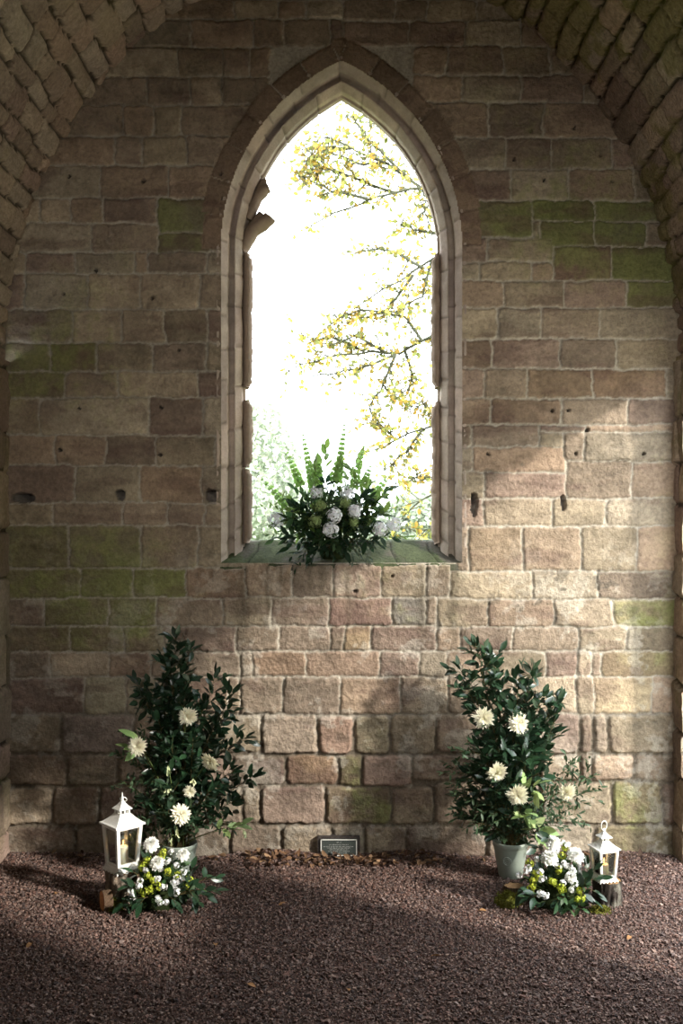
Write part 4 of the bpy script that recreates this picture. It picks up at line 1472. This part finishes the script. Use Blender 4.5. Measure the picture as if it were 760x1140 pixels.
SY0 = .075
sb = at(371, 585, SY0)
sb = np.array([sb[0], SY0, SILL_F + (SILL_B - SILL_F) * SY0 / SILL_D + .002])
root = thing('sill_arrangement', sb, 'wide arrangement of white hydrangeas and tall green spikes on the window sill', 'flowers')
g = Geo()
lathe(g, [(.001, -.02), (.06, -.02), (.07, .02), (.055, .04), (.001, .05)], sb, 20, lin(50, 58, 34))
build('mossy_base', g, M_MOSS, root)
for (bx, by, tx, ty, dy, ln) in [(372, 575, 383.5, 474, .02, .62), (362, 570, 381, 500, .0, .5), (352, 570, 337, 485, .03, .72), (345, 575, 320, 504.5, .02, .5), (330, 580, 292, 534, .0, .62), (388, 570, 405, 498, .03, .62), (402, 575, 432, 531, .02, .5), (352, 560, 356, 516, .05, .5), (395, 575, 412, 520, -.02, .4)]:
    p0, p1 = at(bx, by, SY0 + dy * .3), at(tx, ty, SY0 + dy)
    bend = np.array([(tx - bx) * .0006, 0, 0])
    path = bez(p0, (p0 + p1) / 2 - bend, p1, 24)
    gs, gb = Geo(), Geo()
    tube(gs, path, np.linspace(.003, .0012, 24), 5, lin(110, 140, 70))
    s_ = build('flower_spike', gs, M_LEAF, root)
    T = nrm(np.gradient(path, axis=0))
    length = np.linalg.norm(np.diff(path, axis=0), axis=1).sum()
    nw = max(6, int(length * ln / .021))
    for k, t in enumerate(np.linspace(1 - ln, 1, nw) * 23):
        i = min(int(t), 22)
        p = path[i] + (path[i + 1] - path[i]) * (t - i)
        f = k / (nw - 1)
        rb_ = .021 * (1 - .68 * f ** 1.5)
        u = nrm(np.cross(T[i], [.1, 1, .1]))
        w = np.cross(T[i], u)
        for j in range(5):
            a = j * 2 * pi / 5 + k * .6
            out = u * cos(a) + w * sin(a)
            ax_c = nrm(out + T[i] * .25)
            q1 = nrm(np.cross(ax_c, T[i]))
            q2 = np.cross(q1, ax_c)
            th_ = np.arange(9) * 2 * pi / 9
            rings = []
            for rr_, dd_ in ((.15, .15), (.5, .55), (.95, .9), (1.0, 1.05)):
                rings.append(p + ax_c * rb_ * dd_ + (np.cos(th_)[:, None] * q1 + np.sin(th_)[:, None] * q2) * rb_ * .72 * rr_)
            V = np.concatenate(rings)
            ii = np.arange(3)[:, None] * 9
            jj = np.arange(9)[None]
            gb.add(V, None, np.stack([ii + jj, ii + (jj + 1) % 9, ii + 9 + (jj + 1) % 9, ii + 9 + jj], -1).reshape(-1, 4), shade(lin(176, 206, 134), 1, .15, .04)[0])
    build('bell_flowers', gb, M_BACKLIT, s_)['label'] = 'green bell shaped flowers in whorls'
# foliage
FILL = []
for k in range(38):
    fa = -1 + 2 * (k + .5) / 38
    ra = rng.uniform(.45, 1.0)
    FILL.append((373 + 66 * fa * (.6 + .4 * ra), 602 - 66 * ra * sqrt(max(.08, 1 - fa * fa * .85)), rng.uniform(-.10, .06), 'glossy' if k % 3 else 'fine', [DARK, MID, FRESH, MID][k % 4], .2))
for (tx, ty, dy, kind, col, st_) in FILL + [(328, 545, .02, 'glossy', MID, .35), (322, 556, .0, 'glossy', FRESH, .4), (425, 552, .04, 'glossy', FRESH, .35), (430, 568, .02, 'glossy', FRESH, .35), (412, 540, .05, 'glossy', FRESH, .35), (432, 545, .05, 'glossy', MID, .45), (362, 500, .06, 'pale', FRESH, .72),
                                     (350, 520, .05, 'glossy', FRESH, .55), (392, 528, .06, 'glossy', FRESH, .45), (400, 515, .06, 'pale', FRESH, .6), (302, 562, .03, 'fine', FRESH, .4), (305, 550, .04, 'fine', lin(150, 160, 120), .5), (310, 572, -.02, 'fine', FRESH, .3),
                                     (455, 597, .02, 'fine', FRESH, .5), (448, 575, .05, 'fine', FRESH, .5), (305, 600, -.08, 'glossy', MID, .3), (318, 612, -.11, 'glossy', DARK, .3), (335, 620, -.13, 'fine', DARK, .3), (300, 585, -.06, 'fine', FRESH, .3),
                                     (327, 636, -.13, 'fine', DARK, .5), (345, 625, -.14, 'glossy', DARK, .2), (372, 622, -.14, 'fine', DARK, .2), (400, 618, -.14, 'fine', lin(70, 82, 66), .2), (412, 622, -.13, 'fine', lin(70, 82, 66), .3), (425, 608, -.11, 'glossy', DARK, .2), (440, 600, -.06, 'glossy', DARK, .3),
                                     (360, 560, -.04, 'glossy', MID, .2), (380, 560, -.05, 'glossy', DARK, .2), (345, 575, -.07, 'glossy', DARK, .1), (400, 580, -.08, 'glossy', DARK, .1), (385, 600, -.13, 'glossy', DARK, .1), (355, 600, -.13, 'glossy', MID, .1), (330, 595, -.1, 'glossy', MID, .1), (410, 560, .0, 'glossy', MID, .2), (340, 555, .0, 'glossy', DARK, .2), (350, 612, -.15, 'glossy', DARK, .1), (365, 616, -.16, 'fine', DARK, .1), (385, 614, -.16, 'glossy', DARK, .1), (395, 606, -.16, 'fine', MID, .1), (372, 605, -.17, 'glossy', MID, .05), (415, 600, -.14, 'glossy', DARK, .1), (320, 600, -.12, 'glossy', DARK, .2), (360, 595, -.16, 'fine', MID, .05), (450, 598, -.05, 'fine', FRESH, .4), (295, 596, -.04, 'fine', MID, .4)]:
    tip = at(tx, ty, SY0 + dy)
    p0 = sb + np.array([(tip[0] - sb[0]) * .3, -.02, .045])
    ctl = p0 + (tip - p0) * .5 + np.array([0, -.02, .05 if dy < 0 else .03])
    gs, gl = Geo(), Geo()
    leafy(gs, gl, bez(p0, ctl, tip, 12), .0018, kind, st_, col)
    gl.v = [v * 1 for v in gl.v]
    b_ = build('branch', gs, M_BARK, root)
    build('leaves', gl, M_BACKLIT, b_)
for (px, py, dy, rpx, col) in [(353, 548, -.05, 7, 0), (386.6, 549, -.05, 7, 0), (395, 569.5, -.10, 7.5, 0), (372, 574, -.12, 8, 0), (368, 590, -.15, 8.5, 0), (308, 578.5, -.05, 8.5, 0), (423, 589, -.12, 8, 0), (439, 584, -.08, 8, 0), (384, 560, -.08, 6, 1), (351, 580, -.12, 6.5, 1), (357, 563, -.09, 6, 1), (394, 582, -.12, 5, 1)]:
    p = at(px, py, SY0 + dy)
    r = rpx * (SY0 + dy + DW) / FPX
    o = floret_ball(root, 'hydrangea_head', p, r * 1.05, 170, lin(240, 242, 244) if not col else lin(150, 170, 110), r * .20, 'white rounded hydrangea head' if not col else 'green rounded flower head', (0, -1, .3))
    g2 = Geo()
    p0 = sb + np.array([(p[0] - sb[0]) * .35, -.01, .05])
    tube(g2, bez(p0, (p0 + p) / 2 + np.array([0, 0, .03]), p, 8), .0022, 5, lin(90, 112, 60))
    build('flower_stem', g2, M_LEAF, o)

# ---- slate plaque at the foot of the wall
pc = at(377, 943.5, -.045)
px_m = (DW - .045) / FPX
root = thing('plaque', (pc[0], -.03, -.01), 'small dark slate plaque with a white border at the wall foot', 'plaque')
g = Geo()
z0, z1 = pc[2] - 11.5 * px_m, pc[2] + 11.5 * px_m
loftx = 23.5 * px_m
box(g, (pc[0] - loftx, -.040, -.03), (pc[0] + loftx, .002, z1), lin(70, 64, 60))
build('backing_stone', g, M_STONE, root, smooth=False)
hw, hh = 20.2 * px_m, 9.3 * px_m
g = Geo()
box(g, (pc[0] - hw, -.047, pc[2] - hh), (pc[0] + hw, -.0395, pc[2] + hh), lin(58, 64, 60))
sl_ = build('slate_panel', g, M_SLATE, root, smooth=False)
g = Geo()
bw = 1.1 * px_m
for lo, hi in [((-hw, -hh), (hw, -hh + bw)), ((-hw, hh - bw), (hw, hh)), ((-hw, -hh), (-hw + bw, hh)), ((hw - bw, -hh), (hw, hh))]:
    box(g, (pc[0] + lo[0], -.0480, pc[2] + lo[1]), (pc[0] + hi[0], -.0465, pc[2] + hi[1]), lin(214, 212, 204))
build('border', g, M_WHITE, sl_, smooth=False)
g = Geo()
for (ua, ub, v) in [(340, 385, 166), (260, 465, 192), (200, 525, 212), (238, 480, 227), (265, 458, 243), (255, 468, 260), (275, 442, 279)]:
    x = pc[0] + (ua - 362) / 9.5 * px_m
    xe = pc[0] + (ub - 362) / 9.5 * px_m
    z = pc[2] - (v - 222) / 9.5 * px_m
    lh = .42 * px_m
    while x < xe:
        wl = rng.integers(2, 7)
        for _ in range(wl):
            if x > xe:
                break
            lw_ = rng.uniform(.3, .5) * px_m
            kind = rng.integers(0, 4)
            bars = [[(0, 0, .3, 1)], [(0, 0, .25, 1), (0, .8, 1, 1)], [(0, 0, .25, 1), (.75, 0, 1, 1), (0, .4, 1, .6)], [(0, 0, 1, .2), (0, 0, .25, 1), (0, .8, 1, 1)]][kind]
            for (a0, b0, a1, b1) in bars:
                box(g, (x + a0 * lw_, -.0476, z - lh + 2 * lh * b0), (x + a1 * lw_, -.0465, z - lh + 2 * lh * b1), lin(190, 190, 184))
            x += lw_ * 1.35
        x += .5 * px_m
build('lettering', g, M_WHITE, sl_, smooth=False)


# ---- dry leaves
def dry(n, X0, X1, Y0, Y1, dens=None):
    x, y = rng.uniform(X0, X1, n), rng.uniform(Y0, Y1, n)
    P = np.stack([x, y, ground(x, y) + rng.uniform(.004, .016, n)], -1)
    return P


pal = np.array([lin(112, 84, 62), lin(88, 64, 50), lin(134, 106, 80), lin(70, 54, 44)])
g = Geo()
P = np.concatenate([dry(240, -.46, .46, -.20, -.065), dry(140, -1.5, 1.5, -.14, -.065)])
n = len(P)
leaves(g, P, nrm(rng.normal(size=(n, 3)) * [1, 1, .35]), nrm(np.array([0, 0, 1]) + rng.normal(size=(n, 3)) * .6), rng.uniform(.022, .048, n), rng.uniform(.013, .026, n), rng.uniform(-.4, .5, n), .2, pal[rng.integers(0, 4, n)] * rng.uniform(.7, 1.2, (n, 1)))
tag(build('leaf_litter', g, M_DRY), 'drift of brown dead leaves along the foot of the wall', 'leaf litter', kind='stuff')
for k, (px, py) in enumerate([(275, 1094), (388, 1101), (318, 1004), (62, 995), (480, 1062), (702, 1040), (240, 1052), (533, 1012), (35, 1048)]):
    d_ = FPX * HC / (py - YH)
    x = (px - 380) * d_ / FPX
    y = d_ - DW
    p = np.array([x, y, float(ground(x, y)) + .006])
    g = Geo()
    a = rng.uniform(0, 2 * pi)
    leaves(g, p[None], [[cos(a), sin(a), .05]], nrm(np.array([[0, 0, 1.]]) + rng.normal(size=(1, 3)) * .25), rng.uniform(.028, .042), .019, .25, .22, lin(156, 116, 78) * rng.uniform(.7, 1.1))
    tube(g, np.array([p, p - np.array([cos(a), sin(a), -.1]) * .012]), .0008, 4, lin(110, 80, 56))
    tag(build('fallen_leaf', g, M_DRY, origin=p), 'single dry brown leaf lying on the open gravel', 'leaf', 'fallen leaves on the gravel')

# ---- autumn tree outside the window
TY = 3.2
tb = np.array([3.6, 4.4, -.6])
root = thing('autumn_tree', tb, 'autumn tree with thinning yellow leaves reaching across the window', 'tree')
g = Geo()
tp = np.array([tb, tb + [-.05, 0, 1.5], tb + [-.12, -.05, 3.2], tb + [-.3, -.1, 5.2], tb + [-.6, -.2, 7.0]])
tube(g, tp, [.20, .15, .13, .10, .05], 12, lin(70, 66, 52))
build('trunk', g, M_BARK, root)
BR = [[(560, 170), (490, 205), (467, 208), (440, 215), (410, 222), (385, 232), (352, 247)], [(440, 215), (405, 203), (368, 188), (335, 166)], [(467, 208), (430, 182), (392, 165), (350, 150)], [(410, 222), (378, 214), (345, 204)], [(450, 195), (410, 155), (388, 128)], [(520, 190), (470, 170), (430, 148), (405, 130)],
      [(467, 208), (480, 222), (470, 240)], [(392, 165), (365, 165), (338, 180)], [(368, 188), (345, 190), (335, 200)], [(430, 182), (400, 182), (365, 170)],
      [(560, 240), (500, 276), (480, 290), (450, 310), (425, 322), (398, 342)], [(470, 298), (440, 281), (405, 276)], [(460, 306), (430, 346), (392, 357)], [(495, 262), (470, 258), (445, 250)], [(480, 290), (470, 330), (440, 345)],
      [(560, 340), (500, 366), (470, 380), (440, 395), (405, 391), (360, 400), (322, 412)], [(440, 395), (402, 410), (350, 418)], [(440, 395), (426, 428), (412, 452)], [(470, 380), (450, 352), (400, 343), (370, 360)], [(405, 391), (370, 375), (340, 378)], [(450, 390), (460, 420), (448, 440)], [(430, 393), (395, 372), (360, 390)],
      [(560, 450), (500, 470), (470, 478), (440, 490), (412, 500)], [(470, 478), (450, 505), (430, 522)], [(560, 520), (500, 540), (470, 558), (442, 578)], [(500, 540), (465, 530), (440, 545)], [(540, 585), (495, 588), (462, 592)], [(440, 490), (430, 478), (415, 470)], [(500, 470), (470, 450), (455, 455)]]
pal = np.array([lin(186, 166, 82), lin(152, 156, 80), lin(178, 146, 70), lin(126, 132, 74), lin(194, 178, 108)])
for k, br in enumerate(BR):
    dep = TY + rng.uniform(-.3, .3) if len(br) > 3 else TY
    P = np.array([at(x, y, TY + .12 * sin(i * 1.7 + k)) for i, (x, y) in enumerate(br)])
    if br[0][0] >= 560:
        zt_ = P[0][2] + .25
        f = np.clip((zt_ - tb[2]) / 7.6, 0, 1)
        tx_ = np.array([np.interp(zt_, tp[:, 2], tp[:, i]) for i in range(3)])
        P = np.concatenate([[tx_, (tx_ + P[0]) / 2 + [0, -.1, .05]], P])
    Pr = resamp(P, max(8, len(P) * 4))
    Pr = Pr + np.linspace(0, 1, len(Pr))[:, None] * .02 * np.stack([vn(np.arange(len(Pr)) * .7 + k, 0, i) for i in range(3)], -1)
    main = br[0][0] >= 560
    g, gl = Geo(), Geo()
    tube(g, Pr, np.linspace(.034 if main else .014, .005, len(Pr)), 5, lin(74, 76, 60))
    # twigs
    LP = []
    st0 = len(Pr) // 3 if main else 1
    for i in range(st0, len(Pr)):
        for _ in range(3):
            d = nrm(nrm(Pr[i] - Pr[i - 1]) * .8 + rng.normal(size=3) * [.7, .5, .7])
            ln = rng.uniform(.06, .26)
            e = Pr[i] + d * ln
            mpt = (Pr[i] + e) / 2 + rng.normal(size=3) * .012
            tube(g, np.array([Pr[i], mpt, e]), [.0055, .004, .0025], 3, lin(82, 84, 66), caps=False)
            for f in (.3, .5, .7, .85, 1.0):
                if rng.random() < .8:
                    LP.append(Pr[i] + (e - Pr[i]) * f + rng.normal(size=3) * .008)
    b_ = build('branch', g, M_BARK, root)
    LP = np.array(LP)
    n = len(LP)
    L = rng.uniform(.03, .06, n)
    leaves(gl, LP, nrm(rng.normal(size=(n, 3)) - [0, 0, .5]), rand_unit(n), L, L * .62, .2, .1, pal[rng.integers(0, 5, n)] * rng.uniform(.7, 1.25, (n, 1)))
    build('leaves', gl, M_THIN, b_)

# ---- distant trees beyond the meadow
M_FAR = mat('distant_foliage', .8, .1, 2, 0, 1, .1, transl=.3)
for k, (px, top, Y, wd, lab) in enumerate([(268, 440, 34, 4.6, 'pale distant tree at the left jamb of the window, tallest beyond the flowers'), (320, 540, 42, 5.0, 'pale distant tree behind the left side of the window flowers'), (478, 545, 36, 4.0, 'pale distant tree behind the yellow branches at right'), (400, 572, 48, 7.5, 'low pale distant tree behind the middle of the window flowers')]):
    tpz = at(px, top, Y)
    zb = -.6
    root = thing('distant_tree', (tpz[0], Y, zb), lab, 'tree', 'trees beyond the meadow')
    hgt = tpz[2] - zb
    g = Geo()
    tube(g, np.array([(tpz[0], Y, zb), (tpz[0], Y, zb + hgt * .5), (tpz[0] + .1, Y, zb + hgt * .85)]), [.22, .16, .05], 8, lin(100, 96, 80))
    build('trunk', g, M_BARK, root)
    n = 6500
    D = rand_unit(n)
    r = rng.uniform(.55, 1, n)[:, None] ** .5 * (1 + .3 * vn(D[:, 0] * 3 + k, D[:, 1] * 3, D[:, 2] * 3))[:, None]
    P = np.array([tpz[0], Y, zb + hgt * .56]) + D * r * np.array([wd * .5, wd * .5, hgt * .42])
    g = Geo()
    leaves(g, P, rand_unit(n), rand_unit(n), .24, .17, .1, .1, shade(lin(172, 180, 160), n, .22, .04))  # haze and glare put into the pale leaf colour
    build('crown', g, M_FAR, root)
